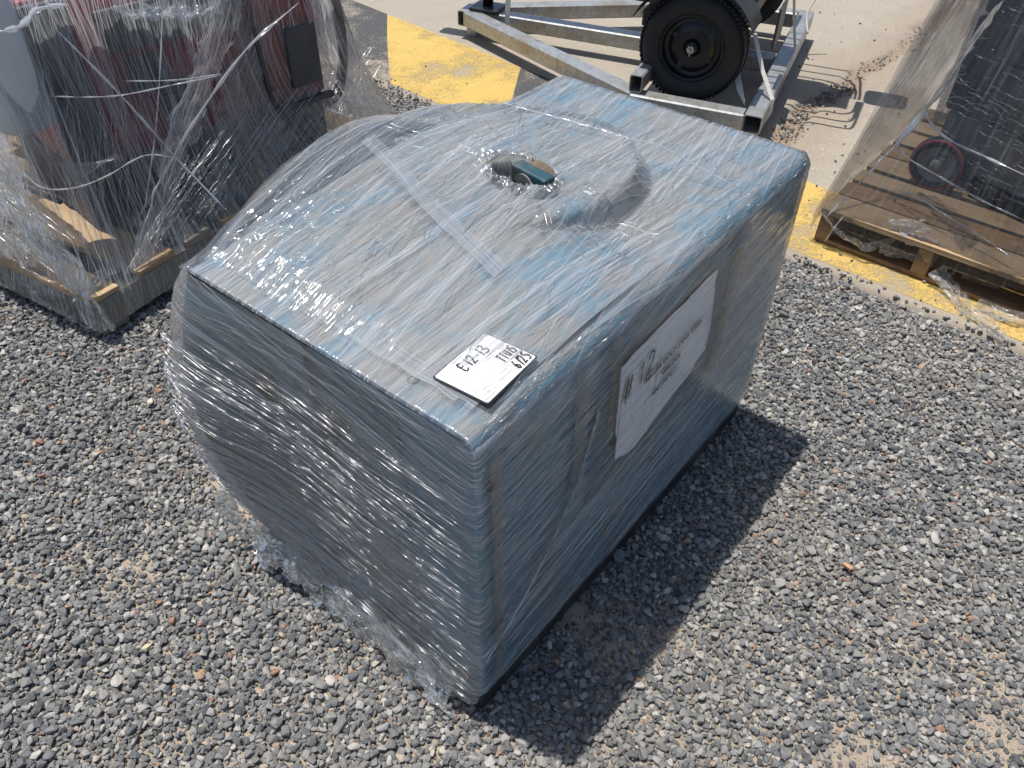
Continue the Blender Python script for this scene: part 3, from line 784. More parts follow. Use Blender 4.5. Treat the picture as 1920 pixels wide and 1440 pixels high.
# ---- second, looser layer: bands and torn flaps of film
def ribbon(name, ctrl, width, wdir, mat, parent, n=40, m=14, amp=0.004, freq=30, seed=0.0, taper=0.0, ragged=True):
    c = np.array([tuple(p) for p in spline(ctrl, max(2, n//(len(ctrl)-1)))])
    w = np.array(wdir, float)
    if w.ndim == 1: w = np.repeat(w[None], len(c), 0)
    else:
        tt = np.linspace(0, 1, len(w)); w = np.stack([np.interp(np.linspace(0, 1, len(c)), tt, w[:, i]) for i in range(3)], -1)
    t = np.linspace(0, 1, len(c)); v = np.linspace(-0.5, 0.5, m)
    wid = width*(1 - taper*t)*(1 + 0.22*perlin(t*9+seed, t*0+seed))
    P = c[:, None, :] + w[:, None, :]*(wid[:, None]*v[None, :])[:, :, None]
    tg = np.gradient(c, axis=0); nr = np.cross(tg, w); nr /= np.maximum(np.linalg.norm(nr, axis=1), 1e-9)[:, None]
    ln = np.concatenate([[0], np.cumsum(np.linalg.norm(np.diff(c, axis=0), axis=1))])
    Uq, Vq = np.meshgrid(ln, v*width, indexing='ij')
    disp = amp*(fbm(Uq*freq+seed, Vq*freq*1.4-seed, 4)*1.6 + 0.6*ridge(Uq*freq*0.5, Vq*freq*1.2+seed))
    P = P + nr[:, None, :]*disp[:, :, None]
    edge = np.abs(v)[None, :]*2 < 0.97 - 0.30*np.clip(perlin(Uq*40+seed, Vq*8), 0, 1)
    return grid(name, P, np.stack([Uq, Vq], -1), mat, parent, keep=edge if ragged else None)
zt = H_ + 0.006
def tz(x, y): return float(H_ + 0.0075 + top_height(np.array([x]), np.array([y]))[0])
band = [(x, y, tz(x, y)) for x, y in ((0.395, 0.60), (0.37, 0.50), (0.34, 0.40), (0.31, 0.28), (0.285, 0.19))]
ribbon('film_band', band, 0.050, (1, 0.2, 0), MAT['film_band'], welder, n=60, m=10, amp=0.0008, freq=12, seed=1)
band = [(0.012, y, H_+0.0075+0.001*math.sin(y*9)) for y in (0.60, 0.45, 0.30, 0.15, 0.04)]
ribbon('film_band', [(x+0.055, y, z) for x, y, z in band], 0.07, (1, 0.0, 0), MAT['film_band'], welder, n=60, m=10, amp=0.0006, freq=14, seed=4)
# rolled seam crossing the coil to the right rear edge
seam = [(x, y, tz(x, y)+0.0015) for x, y in ((0.735, 0.56), (0.755, 0.46), (0.775, 0.36), (0.792, 0.27))] + [(0.800, 0.215, H_+0.052), (0.812, 0.14, H_+0.032), (0.825, 0.05, H_+0.010)]
sweep('film_strand', spline(seam, 10), [0.0016+0.0009*math.sin(i*1.7)*math.sin(i*0.37) for i in range(61)], MAT['film_rope'], welder, seg=6)
seam = [(x, y, tz(x, y)+0.0015) for x, y in ((0.505, 0.300), (0.46, 0.285), (0.41, 0.270), (0.36, 0.262))]
sweep('film_strand', spline(seam, 10), [0.0013+0.0006*math.sin(i*2.3) for i in range(31)], MAT['film_rope'], welder, seg=6)
# ruffled cuff round the torn hole
cuff = []
for i in range(30):
    th = 2*math.pi*i/29
    rx, ry = 0.046, 0.070
    x = EYE.x-0.012 + rx*math.cos(th)*math.cos(0.15) - ry*math.sin(th)*math.sin(0.15); y = EYE.y+0.018 + rx*math.cos(th)*math.sin(0.15) + ry*math.sin(th)*math.cos(0.15)
    cuff.append((x, y, tz(x, y)+0.002))
ribbon('film_cuff', cuff, 0.013, [(0.3, 0.1, 0.9)]*2, MAT['film_skirt'], welder, n=120, m=8, amp=0.004, freq=60, seed=3)
# gathered hem along the front foot
hemc = [(-0.022+0.012*math.sin(i*1.9), 0.60-0.082*i, 0.034+0.012*math.sin(i*2.7)) for i in range(7)]
ribbon('film_hem', hemc, 0.060, (-0.35, 0.0, 0.9), MAT['film_crumple'], welder, n=150, m=16, amp=0.010, freq=22, seed=8)
for i, (ya, yb, w_, o_) in enumerate(((0.66, 0.50, 0.11, 0.016), (0.55, 0.34, 0.12, 0.010), (0.40, 0.20, 0.10, 0.012), (0.24, 0.06, 0.11, 0.016))):
    ribbon('film_skirt', [(-0.018-o_*0.6, ya, 0.055), (-0.022-o_, ya*0.65+yb*0.35, 0.048+0.01*math.sin(i)), (-0.020-o_*0.8, ya*0.3+yb*0.7, 0.050), (-0.016-o_*0.4, yb, 0.050)], w_, (-0.28, 0.0, -0.92), MAT['film_skirt'], welder, n=90, m=22, amp=0.013, freq=17, seed=100+i*7)
ribbon('film_hem', [(-0.012, 0.14, 0.085), (-0.035, 0.11, 0.045), (-0.045, 0.085, 0.012), (-0.040, 0.05, 0.006)], 0.07, (0.05, 0.95, 0.2), MAT['film_crumple'], welder, n=60, m=18, amp=0.010, freq=26, seed=12)
ribbon('film_hem', [(-0.02, 0.685, 0.19), (-0.045, 0.70, 0.13), (-0.04, 0.69, 0.07), (-0.03, 0.665, 0.02)], 0.07, (-0.5, 0.7, 0.1), MAT['film_crumple'], welder, n=60, m=16, amp=0.010, freq=24, seed=15)
# crumpled ridge along the rounded right edge
def f_edge(u, v, w):
    if not 0.02 < u < L_-0.02: return None
    a_ = v*math.pi/2; r_ = RR + 0.005 + w
    return (u, -0.005+RR-r_*math.cos(a_), H_+0.004-RR+r_*math.sin(a_))
# long diagonal fold on the right side
def side_pt(x, z, o=0.009): return (x, -o, z)
ribbon('film_fold', [side_pt(0.02, 0.27), side_pt(0.12, 0.33, 0.014), side_pt(0.22, 0.43, 0.013), side_pt(0.30, 0.60, 0.010)], 0.035, (-0.5, -0.25, 0.8), MAT['film_crumple'], welder, n=90, m=10, amp=0.0035, freq=30, seed=30)
sweep('film_strand', spline([side_pt(0.005, 0.20), side_pt(0.09, 0.27, 0.012), side_pt(0.17, 0.345, 0.011)], 12), [0.002+0.0008*math.sin(i*2.1) for i in range(25)], MAT['film_rope'], welder, seg=6)
# thin rolled creases in the film, one joined part for each face
def creases(name, fn, n, lo, hi, r0, r1, seed, parent, wob=0.002, box_=(0, 1, 0, 1), ang=(0.0, 0.1), ang_u=0.0):
    rg = np.random.default_rng(seed); bm = bmesh.new()
    for i in range(n):
        u = rg.uniform(box_[0], box_[1]); v = rg.uniform(box_[2], box_[3]); ln = rg.uniform(lo, hi)*rg.uniform(0.4, 1); a = rg.normal(ang[0], ang[1]) + ang_u*u
        k = max(5, int(ln/0.012)); r = rg.uniform(r0, r1); ph = rg.uniform(0, 9, 2); pts = []
        for j in range(k):
            t = j/(k-1)-0.5; w = wob*(math.sin(ph[0]+t*ln*90)+0.6*math.sin(ph[1]+t*ln*230))
            p = fn(u+t*ln*math.cos(a)-w*math.sin(a), v+t*ln*math.sin(a)+w*math.cos(a), 0.3*w)
            if p is not None: pts.append(p)
        if len(pts) > 3:
            m = len(pts)
            sweep('c', pts, [r*math.sin(math.pi*(j+0.5)/m)**0.6*(1+0.4*math.sin(j*1.9+ph[0])) for j in range(m)], None, None, seg=5, bm=bm)
    o = from_bm(name, bm, MAT['film_glint'], parent, True); o['kind'] = 'stuff'; return o
def f_front(u, v, w):
    if not (0.01 < u < W_+0.03 and 0.03 < v < 0.755): return None
    cl = math.exp(-((W_-u)/0.16)**2); b = cl*0.046*max(0, math.sin(min(1, (1-v/H_)/0.86)*math.pi))**0.8
    return (-0.011-w-b*1.35 - 0.010*math.sin((1-v/H_)*math.pi)*min(1, (W_-u+0.05)*4)*min(1, u*4) - 0.02*max(0, 1-v/0.13), u+0.75*b*cl, v)
def f_right(u, v, w):
    if not (0.01 < u < L_ and 0.08 < v < 0.73): return None
    return (u, -0.0095-w, v)
def f_top(u, v, w):
    if not (0.02 < u < L_-0.02 and 0.03 < v < W_-0.02) or math.hypot(u-EYE.x, v-EYE.y) < 0.09: return None
    return (u, v, float(H_+0.0062+w+top_height(np.array([u]), np.array([v]))[0]))
creases('film_creases', f_front, 380, 0.05, 0.34, 0.0005, 0.0013, 1, welder, 0.0016, (0.0, 0.70, 0.05, 0.64), (0.075, 0.04), ang_u=0.28)
creases('film_creases', f_front, 130, 0.06, 0.36, 0.0008, 0.0022, 2, welder, 0.002, (0.15, 0.70, 0.10, 0.58), (0.08, 0.035), ang_u=0.28)
creases('film_creases', f_right, 120, 0.05, 0.40, 0.0004, 0.0009, 3, welder, 0.0012, (0.0, 1.07, 0.08, 0.73), (0.13, 0.08))
creases('film_creases', f_top, 150, 0.02, 0.22, 0.0004, 0.0009, 4, welder, 0.0015, (0.02, 1.05, 0.03, 0.64), (0.0, 0.25))
creases('film_creases', f_top, 150, 0.01, 0.06, 0.0005, 0.0012, 5, welder, 0.002, (0.03, 0.30, 0.30, 0.64), (0.05, 0.30))
creases('film_creases', f_top, 60, 0.02, 0.09, 0.0005, 0.0012, 6, welder, 0.002, (0.45, 1.0, 0.02, 0.16), (0.1, 0.35))
# creases fanning out from the torn hole
def f_rad(u, v, w):
    r = 0.085 + u; x = EYE.x-0.012 + r*math.cos(v); y = EYE.y+0.018 + r*math.sin(v)
    return f_top(x, y, w)
creases('film_creases', f_edge, 170, 0.008, 0.05, 0.0004, 0.0010, 11, welder, 0.012, (0.02, 0.42, 0.3, 0.95), (0.3, 1.0))
creases('film_creases', f_edge, 90, 0.01, 0.08, 0.0004, 0.0009, 12, welder, 0.012, (0.4, 1.05, 0.3, 0.95), (0.2, 0.7))
creases('film_creases', f_rad, 130, 0.04, 0.22, 0.0004, 0.0009, 9, welder, 0.004, (0.0, 0.16, 0.0, 6.28), (0.0, 0.05))
# brown tape strips holding the note
def tape_mat():
    k = NT('brown_clear_tape'); v = k.obj()
    n = k.noise(k.mapv(v, scale=(30, 30, 8)), 2.0, 4)
    tr = k.n('ShaderNodeBsdfTransparent')
    p = k.pbsdf(k.mix(n, (0.22, 0.19, 0.15), (0.34, 0.30, 0.25)), 0.25, 0, k.bump(n, 0.002), 0.5)
    mx = k.n('ShaderNodeMixShader'); k.set(mx, 0, k.math('ADD', k.math('MULTIPLY', n, 0.5), 0.12)); k.set(mx, 1, tr.outputs[0]); k.set(mx, 2, p)
    return k.done(mx.outputs[0])
MAT['tape'] = tape_mat()
for i, (xa, za, xb, zb, w) in enumerate(((0.235, 0.735, 0.245, 0.46, 0.05), (0.325, 0.74, 0.345, 0.52, 0.04), (0.76, 0.74, 0.75, 0.38, 0.06), (0.03, 0.72, 0.04, 0.10, 0.035))):
    ribbon('tape_strip', [side_pt(xa, za, 0.0115), side_pt((xa+xb)/2+0.004, (za+zb)/2, 0.0125), side_pt(xb, zb, 0.0115)], w, (1, 0, 0), MAT['tape'], welder, n=40, m=8, amp=0.0012, freq=22, seed=40+i)

# ---- lettering helpers
def ribbon_strokes(name, strokes, width, mat, parent, M):
    """pen strokes (polylines in the plane) as flat ribbons with round joints"""
    bm = bmesh.new()
    for st in strokes:
        st = [Vector((p[0], p[1], 0)) for p in st]
        if len(st) == 1: st = [st[0], st[0]+Vector((width*0.3, 0, 0))]
        L = []; R = []
        for i, p in enumerate(st):
            t = (st[min(i+1, len(st)-1)]-st[max(i-1, 0)])
            t = t.normalized() if t.length > 1e-9 else Vector((1, 0, 0))
            nn = Vector((-t.y, t.x, 0))*width*0.5*(1+0.25*math.sin(i*1.3+p.x*90))
            L.append(bm.verts.new(p+nn)); R.append(bm.verts.new(p-nn))
        for i in range(len(st)-1): bm.faces.new((R[i], R[i+1], L[i+1], L[i]))
    bmesh.ops.transform(bm, matrix=M, verts=bm.verts)
    return from_bm(name, bm, mat, parent)
def smooth_stroke(p, n=5): return [(q.x, q.y) for q in spline([(a, b, 0) for a, b in p], n)] if len(p) > 2 else p
def text(name, body, size, mat, parent, M, align='LEFT', bold=0.0, shear=0.0, sx=1.0):
    cu = bpy.data.curves.new(name, 'FONT'); cu.body = body; cu.size = size; cu.align_x = align; cu.offset = bold; cu.shear = shear
    cu.resolution_u = 3
    to = bpy.data.objects.new('tmp', cu); COL.objects.link(to)
    me = bpy.data.meshes.new_from_object(to.evaluated_get(bpy.context.evaluated_depsgraph_get()))
    bpy.data.objects.remove(to); me.name = name
    me.transform(M @ Matrix.Diagonal((sx, 1, 1, 1)))
    return link(name, me, mat, parent)
GLYPH = {
 'E': [[(0.55, 0.95), (0.1, 0.98), (0.05, 0.5), (0.08, 0.05), (0.3, 0.0), (0.58, 0.15)], [(0.05, 0.52), (0.45, 0.55)]],
 '1': [[(0.25, 1.0), (0.22, 0.5), (0.2, 0.0)]],
 '2': [[(0.02, 0.75), (0.2, 1.0), (0.5, 0.9), (0.45, 0.55), (0.2, 0.25), (0.0, 0.02), (0.3, 0.06), (0.6, 0.02)]],
 '.': [[(0.1, 0.45), (0.25, 0.44)]],
 '3': [[(0.02, 0.95), (0.4, 1.0), (0.45, 0.72), (0.15, 0.52), (0.5, 0.4), (0.5, 0.08), (0.1, 0.0), (0.0, 0.1)]],
 'T': [[(0.0, 0.95), (0.6, 1.0)], [(0.28, 0.97), (0.25, 0.0)]],
 'U': [[(0.05, 1.0), (0.02, 0.4), (0.2, 0.1), (0.5, 0.25), (0.55, 1.0)], [(0.55, 1.0), (0.55, 0.0)]],
 '5': [[(0.55, 1.0), (0.1, 0.97), (0.08, 0.6), (0.45, 0.55), (0.5, 0.15), (0.2, 0.0), (0.0, 0.1)]],
 '6': [[(0.4, 1.0), (0.08, 0.55), (0.05, 0.15), (0.3, 0.0), (0.5, 0.25), (0.3, 0.48), (0.08, 0.3)]],
 '/': [[(0.4, 1.05), (0.0, -0.05)]],
 '#': [[(0.25, 1.0), (0.12, -0.1)], [(0.55, 1.05), (0.42, 0.0)], [(0.0, 0.62), (0.72, 0.75)], [(-0.05, 0.28), (0.65, 0.42)]],
}
def handwrite(name, s, x, y, hgt, adv, width, mat, parent, M, slant=0.1, squash=1.0):
    for ch in s:
        ribbon_strokes(name, [[(x+(px*squash+py*slant)*hgt*0.8, y+py*hgt) for px, py in smooth_stroke(st)] for st in GLYPH[ch]], width, mat, parent, M)
        x += adv*(0.55 if ch in '1./' else 1.0)

# ---- white tag stuck on the film
ca, cb, cc, cd = Vector((0.059, 0.120)), Vector((0.181, 0.130)), Vector((0.173, 0.035)), Vector((0.054, 0.027))
ux = (cb-ca + cc-cd)*0.5; uy = (ca-cd + cb-cc)*0.5
TW, TH = ux.length, uy.length
ang_t = math.atan2(ux.y, ux.x)
cen = (ca+cb+cc+cd)*0.25
MT = Matrix.Translation((cen.x, cen.y, H_+0.0122)) @ Matrix.Rotation(ang_t, 4, 'Z') @ Matrix.Translation((-TW/2, -TH/2, 0))
def tag_sheet(name, x0, y0, x1, y1, z, mat, parent, r=0.004):
    pts = []
    for (cx, cy, a0) in ((x1-r, y1-r, 0), (x0+r, y1-r, 90), (x0+r, y0+r, 180), (x1-r, y0+r, 270)):
        for i in range(5):
            a = math.radians(a0+22.5*i); pts.append((cx+r*math.cos(a), cy+r*math.sin(a)))
    bm = bmesh.new()
    bot = [bm.verts.new((px, py, z-0.0005)) for px, py in pts]; top = [bm.verts.new((px, py, z)) for px, py in pts]
    bm.faces.new(top); bm.faces.new(bot[::-1])
    for i in range(len(pts)): bm.faces.new((bot[i], bot[(i+1) % len(pts)], top[(i+1) % len(pts)], top[i]))
    bmesh.ops.transform(bm, matrix=MT, verts=bm.verts)
    return from_bm(name, bm, mat, parent)
tagp = tag_sheet('inspection_tag', -0.0015, -0.0015, TW+0.0015, TH+0.0015, 0.0, MAT['tag_edge'], welder)
tagp['label'] = 'white rectangular paper tag with black border and handwriting'
tag_sheet('tag_face', 0.0008, 0.0008, TW-0.0008, TH-0.0008, 0.0010, MAT['tag_white'], tagp)
def TM(u, v, z=0.0013): return MT @ Matrix.Translation((u*TW, v*TH, z))
def bar(name, u0, v0, u1, v1, w, mat):
    a = Vector((u0*TW, v0*TH)); b = Vector((u1*TW, v1*TH)); ribbon_strokes(name, [[(a.x, a.y), (b.x, b.y)]], w, mat, tagp, MT @ Matrix.Translation((0, 0, 0.0013)))
for (u0, v0, u1, v1) in ((0.01, 0.63, 0.99, 0.63), (0.01, 0.285, 0.99, 0.285), (0.70, 0.63, 0.70, 0.285), (0.725, 0.285, 0.725, 0.01)):
    bar('printed_line', u0, v0, u1, v1, 0.0006, MAT['line_ink'])
text('printed_text', 'OC Scheduler Tag', 0.0062, MAT['grey_ink'], tagp, TM(0.62, 0.915), sx=0.95)
text('printed_text', 'BR00003446', 0.0042, MAT['grey_ink'], tagp, TM(0.30, 0.93))
text('printed_text', 'Location', 0.0034, MAT['grey_ink'], tagp, TM(0.30, 0.86))
text('printed_text', 'Lot #', 0.0058, MAT['grey_ink'], tagp, TM(0.565, 0.555))
text('printed_text', 'Notes', 0.0058, MAT['grey_ink'], tagp, TM(0.83, 0.555))
text('printed_text', 'Date', 0.0058, MAT['grey_ink'], tagp, TM(0.86, 0.215))
for (u, v, s_, al) in ((0.225, 0.205, '360', 'RIGHT'), (0.225, 0.125, 'Video', 'RIGHT'), (0.225, 0.045, 'Rephoto', 'RIGHT'), (0.62, 0.205, 'Fluids', 'RIGHT'), (0.62, 0.125, 'Inspection', 'RIGHT')):
    text('printed_text', s_, 0.0072, MAT['grey_ink'], tagp, TM(u, v), al)
for (u, v) in ((0.265, 0.232), (0.265, 0.152), (0.265, 0.072), (0.665, 0.232), (0.665, 0.152), (0.665, 0.072)):
    c = [(u*TW+0.0030*math.cos(a), v*TH+0.0030*math.sin(a)) for a in [2*math.pi*i/16 for i in range(17)]]
    ribbon_strokes('check_circle', [c], 0.0007, MAT['grey_ink'], tagp, MT @ Matrix.Translation((0, 0, 0.0013)))
HM = MT @ Matrix.Translation((0, 0, 0.0018))
handwrite('handwriting', 'E12.13', 0.29*TW, 0.67*TH, 0.0190, 0.0135, 0.0022, MAT['ink'], tagp, HM, 0.05, 0.95)
handwrite('handwriting', 'TTU15', 0.685*TW, 0.325*TH, 0.0170, 0.0078, 0.0022, MAT['ink'], tagp, HM, 0.12, 0.58)
handwrite('handwriting', '6/25', 0.70*TW, 0.055*TH, 0.0180, 0.0098, 0.0024, MAT['ink'], tagp, HM, 0.12, 0.7)

# ---- printed note under the film on the right side
NO = -0.0100
note_pts = [(0.352, 0.662), (0.40, 0.667), (0.47, 0.672), (0.52, 0.677), (0.60, 0.682), (0.669, 0.688), (0.672, 0.65), (0.686, 0.60), (0.690, 0.56), (0.700, 0.525), (0.693, 0.495), (0.699, 0.48), (0.665, 0.463),
            (0.634, 0.449), (0.60, 0.437), (0.55, 0.424), (0.50, 0.41), (0.459, 0.400), (0.448, 0.392), (0.405, 0.404), (0.378, 0.415), (0.374, 0.46), (0.362, 0.53), (0.357, 0.60)]
np_ = []
for i, (x, z) in enumerate(note_pts):
    x2, z2 = note_pts[(i+1) % len(note_pts)]
    for t in (0, 0.33, 0.66): np_.append((x+(x2-x)*t+random.uniform(-0.0022, 0.0022), z+(z2-z)*t+random.uniform(-0.0022, 0.0022)))
note_pts = np_
bm = bmesh.new()
cv = [bm.verts.new((x, NO-0.0022*perlin(np.array(x*40), np.array(z*40)), z)) for x, z in note_pts]
f = bm.faces.new(cv)
bmesh.ops.triangulate(bm, faces=bm.faces)
for _ in range(3): bmesh.ops.subdivide_edges(bm, edges=bm.edges, cuts=1)
for v in bm.verts:
    x, z = v.co.x, v.co.z
    v.co.y = NO - 0.0014*float(perlin(np.array(x*26), np.array(z*34))) - 0.0008*float(ridge(np.array(x*50+z*20), np.array(z*22))) - 0.0022*math.exp(-((x-0.420-0.05*(0.5-z))/0.006)**2)*(z < 0.60)
note = from_bm('paper_note', bm, MAT['paper'], welder)
md = note.modifiers.new('thick', 'SOLIDIFY'); md.thickness = 0.0004
note['label'] = 'crumpled white paper note with printed text under the film'
def NM(x, z, rot=0.10): return Matrix.Translation((x, NO-0.0056, z)) @ Matrix.Rotation(math.pi/2, 4, 'X') @ Matrix.Rotation(rot, 4, 'Z')
text('printed_text', 'MILLER GOLD STAR 500SS', 0.0172, MAT['ink'], note, NM(0.440, 0.566), bold=0.0006)
text('printed_text', 'WELDER', 0.0172, MAT['ink'], note, NM(0.502, 0.540), bold=0.0006)
text('printed_text', 'SN: JF874111', 0.0172, MAT['ink'], note, NM(0.479, 0.507), bold=0.0006)
handwrite('handwriting', '#12', 0, 0, 0.050, 0.046, 0.0044, MAT['ink'], note, NM(0.370, 0.570, 0.20), 0.22, 0.8)

# outer film layer over the note
xx_, zz_ = np.meshgrid(np.linspace(0.29, 0.80, 130), np.linspace(0.36, 0.73, 90), indexing='ij')
vv_ = zz_ - 0.13*xx_
yy_ = -0.0185 - 0.0012*ridge(xx_*1.5, vv_*34) - 0.0006*ridge(xx_*3, vv_*100)
fd_ = sstep(0, 0.05, (xx_-0.29)/0.51)*sstep(0, 0.05, (0.80-xx_)/0.51)*sstep(0, 0.06, (zz_-0.36)/0.37)*sstep(0, 0.06, (0.73-zz_)/0.37)
yy_ = -0.0085*(1-fd_) + yy_*fd_
grid('film_veil', np.stack([xx_, yy_, zz_], -1), np.stack([xx_, vv_], -1), MAT['film_veil'], welder)

# ------------------------------------------------------------------ galvanised skid frame with the small trailer on it
e1 = Vector((-0.262, 0.965, 0)).normalized(); e2 = Vector((0.965, 0.262, 0)).normalized()
TC = Vector((2.558, 0.719, 0))
FA = math.atan2(e2.y, e2.x)
def TP(a, b, z): return TC + e1*a + e2*b + Vector((0, 0, z))
frame = empty('steel_skid_frame', TC)
tag(frame, 'low galvanised square tube skid frame standing on the concrete under the black wheel', 'frame')
def square_tube(name, p, q, w, hgt, mat, parent, wall=0.004, ext=0.0, openends=True):
    p = Vector(p); q = Vector(q); t = (q-p).normalized(); p = p - t*ext; q = q + t*ext
    up = Vector((0, 0, 1)) if abs(t.z) < 0.9 else e1
    x = t.cross(up).normalized(); y = x.cross(t).normalized()
    def ring(c, a, b): 
        r = 0.006; out = []
        for (sx, sy) in ((1, 1), (-1, 1), (-1, -1), (1, -1)):
            k1, k2 = (sx*(a-r), sy*b), (sx*a, sy*(b-r))
            for kx, ky in ((k2, k1) if sx*sy > 0 else (k1, k2)): out.append(c + x*kx + y*ky)
        return out
    bm = bmesh.new()
    rings = [[bm.verts.new(v) for v in ring(c, w/2-o, hgt/2-o)] for c, o in ((p, wall), (p, 0), (q, 0), (q, wall))]
    deep = [[bm.verts.new(v) for v in ring(c, w/2-wall, hgt/2-wall)] for c in (p+t*0.15 if (q-p).length > 0.35 else p.lerp(q, 0.4), q-t*0.15 if (q-p).length > 0.35 else p.lerp(q, 0.6))]
    loops = [deep[0]] + rings + [deep[1]]
    for a, b in zip(loops[:-1], loops[1:]):
        for i in range(8): bm.faces.new((a[i], a[(i+1) % 8], b[(i+1) % 8], b[i]))
    bm.faces.new(deep[0]); bm.faces.new(deep[1][::-1])
    o = from_bm(name, bm, mat, None)
    if parent is not None:
        o.parent = parent; o.matrix_parent_inverse = Matrix.Translation(parent.location).inverted()
    return o
TZ = 0.1025; TS = 0.075
square_tube('rail_tube', TP(0.0, -0.03, TZ), TP(0.0, 1.39, TZ), TS, TS, MAT['galv'], frame)
square_tube('rail_tube', TP(0.042, 0.0, TZ), TP(0.52, 0.0, TZ), TS, TS*0.98, MAT['galv'], frame)
square_tube('rail_tube', TP(0.042, 1.356, TZ), TP(0.52, 1.356, TZ), TS, TS*0.98, MAT['galv'], frame)
square_tube('rail_tube', TP(0.49, 0.004, TZ), TP(1.60, 0.63, TZ), TS, TS*0.96, MAT['galv'], frame)
square_tube('rail_tube', TP(0.49, 1.352, TZ), TP(1.60, 0.73, TZ), TS, TS*0.96, MAT['galv'], frame)
square_tube('rail_tube', TP(0.042, 0.68, TZ), TP(1.58, 0.68, TZ), TS, TS*0.92, MAT['galv'], frame)
square_tube('rail_tube', TP(1.615, 0.60, TZ), TP(1.615, 0.76, TZ), TS, TS*1.0, MAT['galv'], frame)
square_tube('cross_tube', TP(0.505, -0.02, TZ+TS+0.002), TP(0.505, 1.36, TZ+TS+0.002), 0.055, TS*0.95, MAT['galv'], frame)
for (a, b) in ((0.002, 0.005), (0.002, 1.35), (1.60, 0.68), (0.55, 1.30)):
    square_tube('foot_post', TP(a, b, 0.0), TP(a, b, TZ-TS/2-0.001), 0.06, 0.06, MAT['galv'], frame)
def par(o, p):
    o.parent = p; o.matrix_parent_inverse = Matrix.Translation(p.location).inverted(); return o
RF = rotz(FA)
par(box('wheel_plate', TP(0.27, 0.085, 0.088), (0.09, 0.42, 0.006), MAT['galv'], None, rot=rotz(FA)), frame)
# weld bead at the corner
bm = bmesh.new()
for i in range(9):
    bmesh.ops.create_icosphere(bm, subdivisions=1, radius=0.005, matrix=Matrix.Translation(TP(0.039, -0.037, TZ-0.032+0.008*i)))
par(from_bm('weld_bead', bm, MAT['galv'], None, True), frame)

trailer = empty('small_trailer', TP(0.327, 0.70, 0.0))
tag(trailer, 'small black trailer with a black steel wheel strapped onto the galvanised frame', 'trailer')
def wheel(b, parent, side):
    # axis along -e2 (towards camera)
    M = Matrix.Translation(TP(0.327, b, 0.302)) @ Matrix(((e1.x, 0, -e2.x*side, 0), (e1.y, 0, -e2.y*side, 0), (0, 1, 0, 0), (0, 0, 0, 1)))
    bm = bmesh.new()
    R = 0.222
    prof = [(0.132, 0.028), (0.136, 0.040), (0.150, 0.050), (0.176, 0.054), (0.196, 0.050), (0.210, 0.040), (0.219, 0.028), (0.222, 0.014), (0.222, -0.040), (0.219, -0.062), (0.208, -0.074), (0.17, -0.082), (0.14, -0.072), (0.132, -0.055), (0.128, -0.02), (0.132, 0.028)]
    lathe(bm, prof, 64, M)
    ty = par(from_bm('tyre', bm, MAT['rubber'], None, True), parent)
    # tread and shoulder blocks, joined
    bm = bmesh.new()
    for k in range(72):
        a = 2*math.pi*k/72
        for (zz, rr_, tw) in ((0.030, 0.2185, 0.25), (-0.012, 0.2235, -0.2), (-0.050, 0.2215, 0.25)):
            Mb = M @ Matrix.Rotation(a, 4, 'Z') @ Matrix.Translation((rr_, 0, zz)) @ Matrix.Rotation(tw, 4, 'X')
            r = bmesh.ops.create_cube(bm, size=1.0); bmesh.ops.transform(bm, matrix=Mb @ Matrix.Diagonal((0.006, 0.0125, 0.026, 1)), verts=r['verts'])
    tr_ = from_bm('tread', bm, MAT['rubber'], None); tr_.parent = ty; tr_['kind'] = 'stuff'
    bm = bmesh.new()
    lathe(bm, [(0.134, 0.036), (0.128, 0.040), (0.124, 0.034), (0.120, 0.012), (0.110, 0.004), (0.098, 0.010), (0.085, 0.020), (0.060, 0.024), (0.045, 0.022), (0.036, 0.026), (0.034, 0.020), (0.0, 0.020)], 56, M)
    rim = par(from_bm('rim', bm, MAT['black_paint'], None, True), parent)
    bm = bmesh.new()
    lathe(bm, [(0.030, 0.018), (0.028, 0.034), (0.020, 0.040), (0.012, 0.040), (0.0, 0.040)], 24, M)
    hb = from_bm('hub', bm, MAT['black_paint'], None, True); hb.parent = rim
    bm = bmesh.new()
    lathe(bm, [(0.0, 0.064), (0.007, 0.064), (0.009, 0.060), (0.009, 0.052), (0.017, 0.052), (0.017, 0.036), (0.0, 0.036)], 6, M)
    nut = from_bm('axle_nut', bm, MAT['chrome'], None); nut.parent = rim
    pin = sweep('split_pin', [M @ Vector((0.004, 0.012, 0.058)), M @ Vector((0.0, -0.012, 0.060)), M @ Vector((-0.003, -0.032, 0.056))], 0.0026, MAT['chrome'], None, seg=6)
    pin.parent = rim
    for k in range(4):
        a = 2*math.pi*k/4+0.5
        # hand holes in the disc
        bm = bmesh.new(); lathe(bm, [(0.0, 0.0225), (0.013, 0.0225), (0.013, 0.019), (0, 0.019)], 12, M @ Matrix.Rotation(a, 4, 'Z') @ Matrix.Translation((0.086, 0, -0.001)))
        q = from_bm('disc_hole', bm, MAT['black_dull'], None); q.parent = rim
wheel(0.170, trailer, 1)
wheel(1.20, trailer, -1)
par(sweep('axle', [TP(0.327, 0.25, 0.30), TP(0.327, 1.12, 0.30)], 0.025, MAT['black_dull'], None), trailer)
